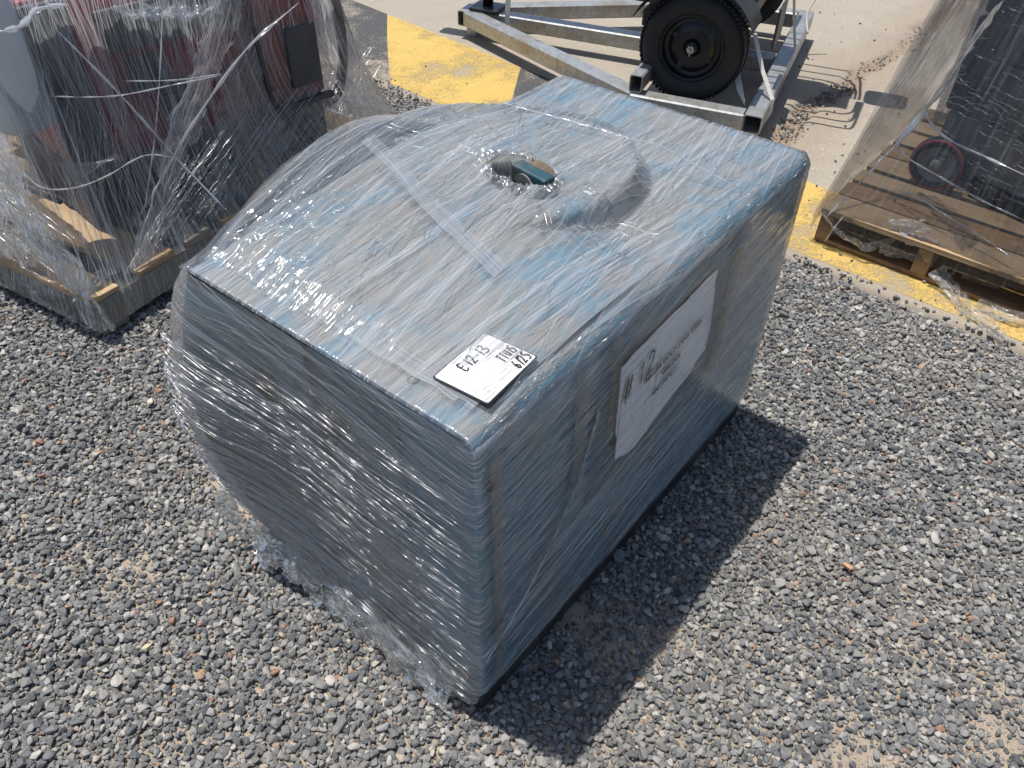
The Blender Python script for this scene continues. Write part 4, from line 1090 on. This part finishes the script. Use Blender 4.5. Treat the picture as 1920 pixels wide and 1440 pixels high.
# body, chassis and mudguards above (mostly out of frame, but they cast the shade)
def tbox(name, a0, a1, b0, b1, z0, z1, mat, bev=0.006):
    return par(box(name, TP((a0+a1)/2, (b0+b1)/2, (z0+z1)/2), (b1-b0, a1-a0, z1-z0), mat, None, rot=RF, bev=bev), trailer)
tbox('chassis', 0.16, 0.60, 0.32, 1.05, 0.30, 0.37, MAT['black_dull'])
tbox('body', 0.24, 0.66, 0.30, 1.06, 0.40, 0.98, MAT['black_dull'], 0.02)
# mudguard arcs
for b0 in (0.07, 1.12):
    bm = bmesh.new(); n = 12; V1 = []
    for i in range(n+1):
        a = math.radians(25 + 130*i/n)
        c = TP(0.327-0.27*math.cos(a), b0, 0.302+0.27*math.sin(a))
        V1.append([bm.verts.new(c), bm.verts.new(c + e2*0.19), bm.verts.new(c + e2*0.19 + Vector((0, 0, 0.006))), bm.verts.new(c + Vector((0, 0, 0.006)))])
    for i in range(n):
        for k in range(4): bm.faces.new((V1[i][k], V1[i][(k+1) % 4], V1[i+1][(k+1) % 4], V1[i+1][k]))
    bm.faces.new(V1[0][::-1]); bm.faces.new(V1[-1])
    par(from_bm('mudguard', bm, MAT['black_dull'], None), trailer)
tbox('rear_plate', 0.015, 0.025, 0.28, 0.46, 0.30, 0.46, MAT['slate'], 0.002)
tbox('drawbar', 0.66, 1.75, 0.66, 0.72, 0.60, 0.66, MAT['black_dull'])
tbox('coupler', 1.72, 1.95, 0.645, 0.735, 0.60, 0.68, MAT['black_paint'], 0.02)
par(sweep('jack_leg', [TP(1.52, 0.69, 0.16), TP(1.52, 0.69, 0.72)], 0.028, MAT['black_paint'], None, seg=14), trailer)
tbox('jack_foot', 1.44, 1.60, 0.62, 0.76, 0.142, 0.156, MAT['black_paint'], 0.004)
# tube racks fixed to the rear of the body: their shadows fall on the concrete
def rack_tube(pts): par(sweep('rack_tube', spline(pts, 8), 0.0065, MAT['black_dull'], None, seg=6), trailer)
RZ = 0.86
for i, b in enumerate((1.04, 0.95, 0.87)):
    e = -0.13+0.02*i
    rack_tube([TP(0.32, b, RZ), TP(0.0, b, RZ), TP(e+0.05, b, RZ), TP(e+0.005, b-0.03, RZ), TP(e-0.02, 0.80, RZ), TP(e-0.025, 0.70, RZ)])
for i, b in enumerate((0.36, 0.43, 0.51)):
    e = -0.15+0.012*i
    rack_tube([TP(0.32, b, RZ), TP(0.0, b, RZ), TP(e+0.03, b, RZ), TP(e-0.01, b+0.03, RZ), TP(e-0.02, 0.58, RZ), TP(e-0.025, 0.68, RZ)])
tbox('rack_panel', -0.11, 0.30, 0.57, 0.84, 0.865, 0.88, MAT['black_dull'], 0.003)
tbox('rear_box', -0.36, -0.18, 0.67, 0.84, 0.80, 0.90, MAT['black_dull'], 0.03)
# straps
def strap(name, pts, w, mat=MAT['strap']):
    c = [Vector(p) for p in pts]; bm = bmesh.new(); prev = None
    side = (e2*0.7+e1*0.7)
    for i, p in enumerate(c):
        t = (c[min(i+1, len(c)-1)]-c[max(i-1, 0)]).normalized(); vd = (p-Vector(CAM_POS)).normalized()
        s = t.cross(Vector((0.58, 0.45, 0.1)).normalized()).normalized()*w/2; k = t.cross(s).normalized()*0.0008
        r = [bm.verts.new(p+s+k), bm.verts.new(p-s+k), bm.verts.new(p-s-k), bm.verts.new(p+s-k)]
        if prev:
            for j in range(4): bm.faces.new((prev[j], prev[(j+1) % 4], r[(j+1) % 4], r[j]))
        prev = r
    o = from_bm(name, bm, mat, None); return o
st1 = strap('strap', [TP(0.10, 0.26, 0.36), TP(0.03, 0.20, 0.24), TP(-0.042, 0.145, 0.148), TP(-0.046, 0.14, 0.10), TP(-0.03, 0.13, 0.055)], 0.016)
tag(st1, 'white tie-down strap hooked over the frame corner right of the wheel', 'strap')
st2 = strap('strap', [TP(0.17, 0.30, 0.24), TP(0.10, 0.16, 0.16), TP(0.055, 0.06, 0.146)], 0.026)
tag(st2, 'short white strap running down behind the tyre to the frame', 'strap')
st3 = strap('strap', [TP(1.36, 0.62, 0.62), TP(1.37, 0.60, 0.145), TP(1.37, 0.598, 0.08)], 0.026)
tag(st3, 'upright pale strap round the frame tube at the drawbar end', 'strap')
st4 = strap('strap', [TP(0.03, 0.62, 0.50), TP(0.0, 0.72, 0.30), TP(-0.03, 0.80, 0.145)], 0.012)
tag(st4, 'thin white strap slanting down to the middle of the right frame rail', 'strap')
st5 = par(sweep('strap', spline([TP(-0.03, 1.22, 0.50), TP(-0.05, 1.20, 0.30), TP(-0.02, 1.16, 0.20), TP(-0.05, 1.10, 0.12)], 8), 0.005, MAT['strap'], None, seg=6), trailer)
st5.parent = None; st5.matrix_parent_inverse = Matrix.Identity(4)
tag(st5, 'thin pale cord hanging at the far end of the right frame rail', 'cord')

# ------------------------------------------------------------------ pallets
def put(o, p): o.parent = p; return o
def pallet(name, loc, rz, lx, ly, n_boards, gap_pattern, label, mats, deck_t=0.02, hgt=0.13, boards_along='y', seed=1):
    """stringers along x, deck boards along y; origin at the near corner"""
    random.seed(seed)
    t = empty(name, loc, rz); tag(t, label, 'pallet')
    sw = 0.042
    for i, yy in enumerate((sw/2, ly/2, ly-sw/2)):
        box('stringer', (lx/2, yy, 0.016+(hgt-deck_t-0.016)/2), (lx, sw, hgt-deck_t-0.017), mats[i % len(mats)], t, bev=0.003, jit=0.002)
    x = 0
    for i in range(n_boards):
        w = gap_pattern[i % len(gap_pattern)][0]; g = gap_pattern[i % len(gap_pattern)][1]
        if x + w > lx + 0.01: break
        # grain runs along the board's own long axis, so build along local x then turn
        o = box('deck_board', (0, 0, 0), (ly+0.004, w, deck_t-0.002), mats[(i+1) % len(mats)], t, bev=0.002, jit=0.002)
        o.location = (x+w/2, ly/2-0.001, hgt-deck_t/2); o.rotation_euler = (0, random.uniform(-0.004, 0.004), math.pi/2+random.uniform(-0.012, 0.012))
        x += w + g
    for xx in (0.05, lx/2, lx-0.05):
        o = box('bottom_board', (0, 0, 0), (ly, 0.09, 0.014), mats[0], t, bev=0.002, jit=0.001)
        o.location = (xx, ly/2, 0.008); o.rotation_euler = (0, 0, math.pi/2)
    return t
pl_left = pallet('wooden_pallet', (0.165, 1.615, 0.0), math.radians(9), 1.46, 1.10, 11, [(0.10, 0.075), (0.14, 0.05), (0.10, 0.06)], 'weathered wooden pallet under the red machine at upper left', [MAT['wood_grey'], MAT['wood_tan'], MAT['wood_tan']], seed=3)

# right pallet: deck boards along its near edge
pr_ = empty('wooden_pallet', (2.03, 0.205, 0.004), math.radians(-1.0)); tag(pr_, 'brown wooden pallet on yellow paint under the black machine at right', 'pallet')
PLY = 1.1
for yy in (-0.026, -0.36, -0.72, -1.07):
    box('stringer', (0.55, yy, 0.062), (1.10, 0.048, 0.088), MAT['wood_brown'], pr_, bev=0.003, jit=0.002)
xx = 0.0
random.seed(5)
for i, (w, g) in enumerate(((0.125, 0.012), (0.10, 0.022), (0.10, 0.03), (0.12, 0.02), (0.10, 0.03), (0.12, 0.03), (0.10, 0.03), (0.12, 0.03))):
    o = box('deck_board', (0, 0, 0), (PLY, w, 0.022), (MAT['wood_tan'], MAT['wood_brown'], MAT['wood_tan'])[i % 3], pr_, bev=0.002, jit=0.002)
    o.location = (xx+w/2, -PLY/2+0.002, 0.119); o.rotation_euler = (0, 0, math.pi/2 + random.uniform(-0.01, 0.01)); xx += w+g
for xx in (0.055, 0.55, 1.03):
    o = box('bottom_board', (0, 0, 0), (PLY, 0.10, 0.015), MAT['wood_brown'], pr_, bev=0.002, jit=0.001)
    o.location = (xx, -PLY/2, 0.009); o.rotation_euler = (0, 0, math.pi/2)

# ------------------------------------------------------------------ red machine on the left pallet
RA = math.radians(-6)
red = empty('red_machine', (0.37, 1.905, 0.131), RA)
tag(red, 'dark red and slate boxy machine under torn stretch film at upper left', 'machine')
RL, RW, RH = 0.92, 0.55, 0.98
box('base', (RL/2, RW/2+0.02, 0.105), (RL-0.02, RW-0.04, 0.20), MAT['black_dull'], red, bev=0.006)
box('body', (RL/2, RW/2, 0.455), (RL-0.02, RW-0.02, 0.49), MAT['red_paint'], red, bev=0.015)
for i, (x0, x1, z0, z1, mt) in enumerate(((-0.004, 0.125, 0.21, 0.69, 'slate'), (0.19, 0.62, 0.52, 0.64, 'slate'), (0.24, 0.35, 0.40, 0.49, 'slate'), (0.31, 0.42, 0.27, 0.41, 'slate'), (0.77, 0.89, 0.26, 0.46, 'slate'))):
    box('panel', ((x0+x1)/2, -0.002, (z0+z1)/2), (x1-x0, 0.02, z1-z0), MAT[mt], red, bev=0.004)
for k in range(6):
    box('vent_slat', (0.365, -0.015, 0.285+0.021*k), (0.09, 0.008, 0.008), MAT['black_paint'], red)
box('trim_strip', (0.67, 0.003, 0.455), (0.014, 0.014, 0.48), MAT['slate'], red, rot=Matrix.Rotation(math.radians(-4), 3, 'Y'))
box('base_lip', (RL/2, -0.008, 0.205), (RL+0.01, 0.024, 0.020), MAT['slate'], red, bev=0.003)
# grey canister at the left end of the machine
bm = bmesh.new(); lathe(bm, [(0, 0.38), (0.05, 0.38), (0.075, 0.36), (0.08, 0.33), (0.08, 0.02), (0.07, 0), (0, 0)], 28, Matrix.Identity(4))
can = from_bm('canister', bm, MAT['pale_panel'], None, True); can.location = (0.30, 1.93, 0.52)
can.parent = red; can.matrix_parent_inverse = (Matrix.Translation(red.location) @ Matrix.Rotation(RA, 4, 'Z')).inverted()
# hose hanging at the right end
hp = spline([(0.93, 0.05, 0.66), (0.99, 0.02, 0.56), (1.01, 0.02, 0.35), (0.99, 0.05, 0.18), (0.96, 0.1, 0.12)], 8)
sweep('hose', hp, 0.018, MAT['rubber'], red, seg=10)

# ------------------------------------------------------------------ black machine on the right pallet
BA = math.radians(-20)
bk = empty('black_machine', (2.505, 0.030, 0.131), BA)
tag(bk, 'tall black boxy machine under tight stretch film on the right pallet', 'machine')
box('base', (0.30, -0.42, 0.145), (0.56, 0.84, 0.17), MAT['grey_panel'], bk, bev=0.006)
box('body', (0.30, -0.42, 0.34), (0.60, 0.86, 0.20), MAT['black_paint'], bk, bev=0.012)
random.seed(12)
for k in range(6):
    box('slab', (0.305+random.uniform(-0.008, 0.008), -0.42+random.uniform(-0.008, 0.008), 0.497+0.108*k), (0.60, 0.86, 0.096), MAT['black_paint'], bk, bev=0.008)
for (wx, wy) in ((-0.07, -0.085),):
    Mw = Matrix.Translation((wx, wy, 0.092)) @ Matrix.Rotation(math.radians(20), 4, 'Z') @ Matrix.Rotation(-math.pi/2, 4, 'Y')
    bm = bmesh.new(); lathe(bm, [(0.066, -0.022), (0.086, -0.024), (0.091, -0.012), (0.091, 0.012), (0.086, 0.024), (0.066, 0.022), (0.066, -0.022)], 40, Mw)
    tyo = from_bm('caster_tyre', bm, MAT['black_dull'], bk, True)
    bm = bmesh.new(); lathe(bm, [(0.074, 0.020), (0.086, 0.026), (0.089, 0.020), (0.078, 0.016), (0.074, 0.020)], 40, Mw)
    put(from_bm('red_rim', bm, MAT['red_rubber'], None, True), tyo)
    bm = bmesh.new(); lathe(bm, [(0.074, 0.014), (0.05, 0.004), (0.022, 0.006), (0.020, 0.028), (0.0, 0.030)], 32, Mw)
    put(from_bm('caster_hub', bm, MAT['cast_grey'], None, True), tyo)
box('axle_bracket', (-0.02, -0.10, 0.10), (0.14, 0.03, 0.05), MAT['grey_panel'], bk, bev=0.003)
box('foot_rail', (0.02, -0.50, 0.03), (0.06, 0.60, 0.058), MAT['black_dull'], bk, bev=0.003)

# ------------------------------------------------------------------ film tents over the pallet loads
def tent(name, bottom, top, prof, ns, nt, mat, parent, pleat=0.01, pfreq=12, seed=0.0, sag=0.06, fine=0.003, keepf=None, ragged=0.0):
    """loft between two closed rings given as lists of 3D points (same count)"""
    def ring(pts):
        p = np.array(pts + [pts[0]], float); d = np.concatenate([[0], np.cumsum(np.linalg.norm(np.diff(p, axis=0), axis=1))])
        return p, d/d[-1], d[-1]
    pb, db, Lb = ring(bottom); ptp, dt, Lt = ring(top)
    # match by corner index so that creases run corner to corner
    k = np.linspace(0, len(bottom), ns, endpoint=False)
    ki = np.arange(len(bottom)+1)
    fb = np.stack([np.interp(k, ki, pb[:, i]) for i in range(3)], -1); ft = np.stack([np.interp(k, ki, ptp[:, i]) for i in range(3)], -1)
    t = np.linspace(0, 1, nt)
    w = prof(t)
    P = fb[:, None, :]*(1-w)[None, :, None] + ft[:, None, :]*w[None, :, None]
    P[:, :, 2] = fb[:, None, 2]*(1-t)[None, :] + ft[:, None, 2]*t[None, :]
    s = np.interp(k, ki, db*Lb)
    Sx, Tx = np.meshgrid(s, t, indexing='ij')
    hgt = ft[:, 2].mean()-fb[:, 2].mean()
    cen = P.mean(axis=0, keepdims=True)
    o = P-cen; o[:, :, 2] = 0; o /= np.maximum(np.linalg.norm(o, axis=2, keepdims=True), 1e-6)
    ph = (k % 1.0); mid = np.sin(np.repeat(ph[:, None], nt, 1)*math.pi)
    body = np.sin(np.clip(Tx, 0, 1)*math.pi)
    disp = -sag*mid*body**0.8 + pleat*(0.35+body)*ridge(Sx*pfreq+seed+0.6*Tx, Tx*1.1+seed) + fine*ridge(Sx*pfreq*4.1+Tx*1.3, Tx*3+seed) + fine*0.7*fbm(Sx*40+seed, Tx*hgt*14, 3)
    P = P + o*disp[:, :, None]
    UV = np.stack([Tx*hgt*1.1, Sx], -1)
    keep = None
    if ragged: 
        keep = Tx > ragged*np.clip(perlin(Sx*7+seed, Sx*0+seed)+0.25*perlin(Sx*30, Sx*0), 0, 1)
    return grid(name, P, UV, mat, parent, closed=True, keep=keep)

def rotp(o, rz, pts):
    c, s_ = math.cos(rz), math.sin(rz)
    return [(o[0]+c*x-s_*y, o[1]+s_*x+c*y, z) for x, y, z in pts]
wrapL = empty('stretch_wrap', (0.165, 1.615, 0.0))
tag(wrapL, 'torn glossy clear stretch wrap draped over the red machine and its pallet', 'stretch wrap')
def parw(o, p):
    o.parent = p; o.matrix_parent_inverse = Matrix.Translation(p.location).inverted(); return o
bot = rotp((0.165, 1.615), math.radians(9), [(-0.012, -0.012, 0.02), (0.72, -0.016, 0.03), (1.50, -0.012, 0.05), (1.50, 1.12, 0.05), (0.72, 1.12, 0.05), (-0.012, 1.12, 0.03)])
topr = rotp((0.37, 1.905), RA, [(-0.10, -0.03, 0.90), (0.45, -0.04, 0.88), (0.965, -0.02, 0.88), (0.965, 0.56, 0.88), (0.45, 0.56, 0.88), (-0.10, 0.56, 0.90)])
prof = lambda t: np.clip(np.where(t < 0.085, t*0.25, 0.02 + (1-0.02)*(1-(1-np.clip((t-0.085)/0.915, 0, 1))**2.3)), 0, 1)
parw(tent('film_sheet', bot, topr, prof, 420, 120, MAT['film_tent'], None, pleat=0.012, pfreq=9, seed=1.0, sag=0.05, fine=0.004, ragged=0.03), wrapL)
bot2 = [(x, y, z+0.01) for x, y, z in bot]
# bundled, gathered swathes at the left corner and across the front
def LP(u, v, z):   # point on the camera side of the load, given by a pixel of the photograph and a height
    d = Vector(CAM_R[0])*((u-960)/1510.3) + Vector(CAM_R[1])*((v-720)/1510.3) + Vector(CAM_R[2])
    return Vector(CAM_POS) + d*((z-CAM_POS[2])/d.z)
sw = [(0.14, 1.98, 0.90), (0.11, 1.88, 0.66), (0.12, 1.78, 0.45), (0.15, 1.68, 0.22), (0.165, 1.61, 0.04)]
parw(ribbon('film_swathe', sw, 0.34, [(-0.45, 0.75, 0.1), (-0.2, 0.7, 0.1), (-0.05, 0.25, 0.05)], MAT['film_tent'], None, n=110, m=60, amp=0.022, freq=9, seed=2), wrapL)
sw = [(0.10, 2.18, 0.88), (0.08, 2.08, 0.6), (0.10, 2.0, 0.3), (0.14, 1.95, 0.04)]
parw(ribbon('film_swathe', sw, 0.30, [(-0.3, 0.8, 0.1), (-0.1, 0.9, 0.1)], MAT['film_tent'], None, n=90, m=50, amp=0.025, freq=10, seed=6), wrapL)
sw = [(1.02, 1.84, 0.90), (0.90, 1.78, 0.70), (0.66, 1.745, 0.44), (0.42, 1.68, 0.19), (0.33, 1.65, 0.13)]
parw(ribbon('film_swathe', sw, 0.16, [(0.8, 0.1, -0.3), (0.7, 0.1, -0.35), (0.5, 0.05, -0.1)], MAT['film_tent'], None, n=110, m=30, amp=0.008, freq=12, seed=9), wrapL)
sw = [(1.22, 1.90, 0.84), (1.12, 1.86, 0.60), (0.95, 1.82, 0.36), (0.80, 1.75, 0.13)]
parw(ribbon('film_swathe', sw, 0.42, [(0.85, 0.2, -0.1), (0.85, 0.15, -0.1), (0.8, 0.1, 0)], MAT['film_tent'], None, n=110, m=60, amp=0.010, freq=9, seed=14), wrapL)
# twisted strands
def strand(pts, r, parent, seed=0, n=10, mat='film_rope'):
    c = spline(pts, n); rr = [r*(1+0.35*math.sin(i*0.9+seed)+0.2*math.sin(i*2.3))*min(1, 0.12+8*min(i, len(c)-1-i)/len(c)) for i in range(len(c))]
    return parw(sweep('film_strand', c, rr, MAT[mat], None, seg=6, flat=1.5), parent)
strand([LP(100, 50, 0.80), LP(220, 172, 0.62), LP(330, 295, 0.42), LP(425, 395, 0.27)], 0.0032, wrapL, 1)
strand([LP(560, 5, 0.75), LP(460, 95, 0.66), LP(360, 235, 0.46), LP(300, 340, 0.30), LP(240, 440, 0.14)], 0.0040, wrapL, 2)
strand([LP(0, 60, 0.85), LP(40, 48, 0.84), LP(70, 18, 0.84), LP(130, 8, 0.86)], 0.006, wrapL, 3)
strand([LP(90, 180, 0.66), LP(160, 182, 0.62), LP(230, 178, 0.60), LP(330, 158, 0.62), LP(420, 140, 0.62)], 0.0018, wrapL, 4)
strand([LP(230, 152, 0.66), LP(330, 150, 0.64), LP(420, 138, 0.63)], 0.0016, wrapL, 5)
strand([LP(40, 320, 0.50), LP(80, 352, 0.46), LP(140, 352, 0.44), LP(200, 330, 0.42), LP(270, 292, 0.42), LP(330, 295, 0.40)], 0.0020, wrapL, 6)
strand([LP(305, 0, 0.85), LP(300, 130, 0.66), LP(290, 260, 0.48), LP(270, 400, 0.26)], 0.0016, wrapL, 7)
def strand_set(sets):
    bm = bmesh.new()
    for pts, r, seed in sets:
        c = spline(pts, 9); m = len(c)
        sweep('c', [p + Vector((0.0015*math.sin(i*1.1+seed*3), 0.001*math.sin(i*1.7+seed), 0.0015*math.sin(i*0.8+seed*2))) for i, p in enumerate(c)], [r*max(0.15, math.sin(math.pi*(j+0.3)/(m-0.4)))*(1+0.4*math.sin(j*1.3+seed)) for j in range(m)], None, None, seg=5, bm=bm)
    o = parw(from_bm('film_creases', bm, MAT['film_glint'], None, True), wrapL); o['kind'] = 'stuff'
rg = np.random.default_rng(77)
sets = []
for i in range(230):
    f = rg.uniform(0, 1.1); g = rg.uniform(0.0, 0.8); ln = rg.uniform(0.12, 0.45)
    b0 = Vector((0.24+0.85*f, 1.635+0.135*f, 0.140)); a0 = b0 + Vector((0.85+rg.normal(0, 0.03), 0.20+rg.normal(0, 0.03), 0.41+rg.normal(0, 0.015)))*0.70
    p0 = a0.lerp(b0, g); p1 = a0.lerp(b0, min(1, g+ln)); sets.append(([p0, p0.lerp(p1, 0.5), p1], rg.uniform(0.0008, 0.0021), i))
for i in range(60):
    f = rg.uniform(0, 1); g = rg.uniform(0, 0.5); ln = rg.uniform(0.2, 0.5)
    a0 = LP(20+230*f, 150, 0.66); b0 = LP(40+230*f, 470, 0.17)
    p0 = a0.lerp(b0, g); p1 = a0.lerp(b0, min(1, g+ln)); sets.append(([p0, p0.lerp(p1, 0.5)+Vector((0.003, 0, 0)), p1], rg.uniform(0.0006, 0.0013), i))
for i in range(34):
    f = i/33; o = rg.uniform(-8, 8)
    sets.append(([LP(45+70*f+o, 230+25*f, 0.58), LP(85+45*f+o, 295+8*f, 0.47), LP(150+o, 305+f*25, 0.42), LP(225+o, 300-f*20, 0.42)], rg.uniform(0.0006, 0.0014), i))
for i in range(120):
    g = rg.uniform(-0.02, 0.9); b0 = Vector((0.150-0.16*g, 1.612+0.98*g, rg.uniform(0.05, 0.42))) + Vector((0.06, 0.02, 0))*rg.uniform(0, 1)
    d_ = Vector((-0.16+rg.normal(0, 0.03), 0.93, 0.36+rg.normal(0, 0.02))); ln = rg.uniform(0.06, 0.28)
    sets.append(([b0, b0+d_*ln*0.5, b0+d_*ln], rg.uniform(0.0007, 0.0018), i))
strand_set(sets)
# crumpled hem at the near corner
parw(ribbon('film_hem', [LP(45, 520, 0.06), LP(80, 560, 0.05), LP(130, 590, 0.03), LP(175, 615, 0.03)], 0.06, (-0.3, -0.3, 0.8), MAT['film_crumple'], None, n=90, m=18, amp=0.014, freq=20, seed=5), wrapL)
parw(ribbon('film_hem', [LP(150, 545, 0.13), LP(190, 520, 0.14), LP(240, 480, 0.15), LP(260, 440, 0.16)], 0.16, (0.6, 0.5, 0.1), MAT['film_crumple'], None, n=90, m=26, amp=0.014, freq=16, seed=7), wrapL)
parw(ribbon('film_hem', [LP(210, 610, 0.02), LP(270, 570, 0.02), LP(330, 530, 0.03)], 0.05, (0.0, -0.5, 0.8), MAT['film_crumple'], None, n=60, m=12, amp=0.008, freq=16, seed=17), wrapL)
for i in range(3):
    parw(ribbon('film_wad', [LP(215+45*i, 8+10*math.sin(i), 0.80), LP(250+50*i, 25, 0.78), LP(300+50*i, 12, 0.80)], 0.05, (0.2, -0.4, 0.8), MAT['film_crumple'], None, n=60, m=12, amp=0.012, freq=18, seed=50+i), wrapL)

# ---- right load film
wrapR = empty('stretch_wrap', (2.03, 0.205, 0.0))
tag(wrapR, 'clear stretch wrap tented from the black machine down to the right pallet', 'stretch wrap')
bot = [(2.018, 0.222, 0.040), (2.018, -0.40, 0.06), (2.02, -0.92, 0.06), (3.16, -0.93, 0.06), (3.16, -0.35, 0.06), (3.15, 0.222, 0.05)]
ty0, ty1 = 0.045, -0.86
topr = rotp((2.505, 0.030), BA, [(-0.03, 0.03, 1.25), (-0.03, -0.43, 1.25), (-0.03, -0.90, 1.25), (0.64, -0.90, 1.25), (0.64, -0.43, 1.25), (0.64, 0.03, 1.25)])
prof = lambda t: np.clip(np.where(t < 0.075, t*0.15, 0.011 + 0.989*np.clip((t-0.075)/0.925, 0, 1)**0.88), 0, 1)
parw(tent('film_sheet', bot, topr, prof, 380, 110, MAT['film_clear'], None, pleat=0.006, pfreq=6, seed=21.0, sag=0.05, fine=0.0018, ragged=0.05), wrapR)
# tight inner layer on the machine
inn = rotp((2.505, 0.030), BA, [(-0.013, 0.022, 0.30), (-0.013, -0.43, 0.30), (-0.013, -0.87, 0.30), (0.625, -0.87, 0.30), (0.625, -0.43, 0.30), (0.625, 0.022, 0.30)])
inn2 = rotp((2.505, 0.030), BA, [(0.0, 0.022, 1.22), (0.0, -0.43, 1.22), (0.0, -0.87, 1.22), (0.625, -0.87, 1.22), (0.625, -0.43, 1.22), (0.625, 0.022, 1.22)])
parw(tent('film_sheet', inn, inn2, lambda t: sstep(0.2, 0.35, t), 420, 120, MAT['film_tight'], None, pleat=0.004, pfreq=14, seed=31.0, sag=0.0, fine=0.004), wrapR)
def f_blk(u, v, w):
    if not (-0.86 < u < 0.01 and 0.15 < v < 1.1): return None
    return rotp((2.505, 0.030), BA, [(-0.018 - w + 0.010*float(sstep(0.2, 0.35, np.array((v-0.30)/0.92))), u, v)])[0]
o_ = creases('film_creases', f_blk, 150, 0.04, 0.25, 0.0006, 0.0016, 41, None, 0.003, (-0.8, 0.03, 0.16, 0.50), (0.0, 0.10)); parw(o_, wrapR)
o_ = creases('film_creases', f_blk, 160, 0.02, 0.08, 0.0006, 0.0016, 42, None, 0.003, (-0.8, 0.03, 0.42, 1.05), (0.0, 0.3)); parw(o_, wrapR)
def RP(u, v, z): return LP(u, v, z)
strand([RP(1845, 40, 0.75), RP(1800, 120, 0.60), RP(1760, 180, 0.48), RP(1738, 205, 0.42), RP(1745, 230, 0.40), RP(1780, 262, 0.40), RP(1850, 295, 0.40), RP(1925, 330, 0.40)], 0.0035, wrapR, 2)
strand([RP(1690, 255, 0.35), RP(1684, 272, 0.33), RP(1700, 295, 0.30), RP(1760, 330, 0.28), RP(1840, 375, 0.26), RP(1925, 415, 0.25)], 0.0030, wrapR, 4)
strand([RP(1685, 345, 0.20), RP(1760, 395, 0.20), RP(1850, 450, 0.18), RP(1925, 505, 0.16)], 0.0018, wrapR, 5)
strand([RP(1582, 405, 0.13), RP(1562, 430, 0.08), RP(1545, 455, 0.02)], 0.0025, wrapR, 6)
parw(ribbon('film_swathe', [RP(1880, 0, 0.85), RP(1800, 110, 0.62), RP(1700, 245, 0.36), RP(1560, 395, 0.135)], 0.20, [(0.5, 0.0, 0.5), (0.45, 0.0, 0.4), (0.4, -0.1, 0.1)], MAT['film_cloudy'], None, n=90, m=24, amp=0.008, freq=7, seed=61), wrapR)
# torn flaps at the pallet edge
parw(ribbon('film_flap', [RP(1545, 400, 0.12), RP(1580, 440, 0.07), RP(1630, 462, 0.06), RP(1690, 440, 0.11), RP(1730, 415, 0.15)], 0.05, (-0.3, 0.1, 0.8), MAT['film_crumple'], None, n=120, m=16, amp=0.012, freq=20, seed=71), wrapR)
parw(ribbon('film_flap', [RP(1700, 410, 0.18), RP(1715, 440, 0.14), RP(1740, 460, 0.12)], 0.12, (0.1, -0.9, 0.3), MAT['film_crumple'], None, n=60, m=20, amp=0.016, freq=20, seed=75), wrapR)
parw(ribbon('film_flap', [RP(1755, 505, 0.06), RP(1775, 530, 0.03), RP(1815, 580, 0.015), RP(1860, 615, 0.012), RP(1885, 635, 0.010)], 0.075, (0.5, -0.5, 0.45), MAT['film_crumple'], None, n=110, m=20, amp=0.013, freq=20, seed=81, taper=0.5), wrapR)
parw(ribbon('film_flap', [RP(1650, 465, 0.06), RP(1690, 478, 0.05), RP(1735, 490, 0.05)], 0.05, (-0.2, 0.0, 0.9), MAT['film_crumple'], None, n=60, m=14, amp=0.010, freq=24, seed=85), wrapR)
parw(ribbon('film_flap', [RP(1830, 570, 0.02), RP(1880, 590, 0.02), RP(1930, 600, 0.03)], 0.07, (0.4, -0.1, 0.6), MAT['film_crumple'], None, n=60, m=14, amp=0.012, freq=18, seed=88), wrapR)
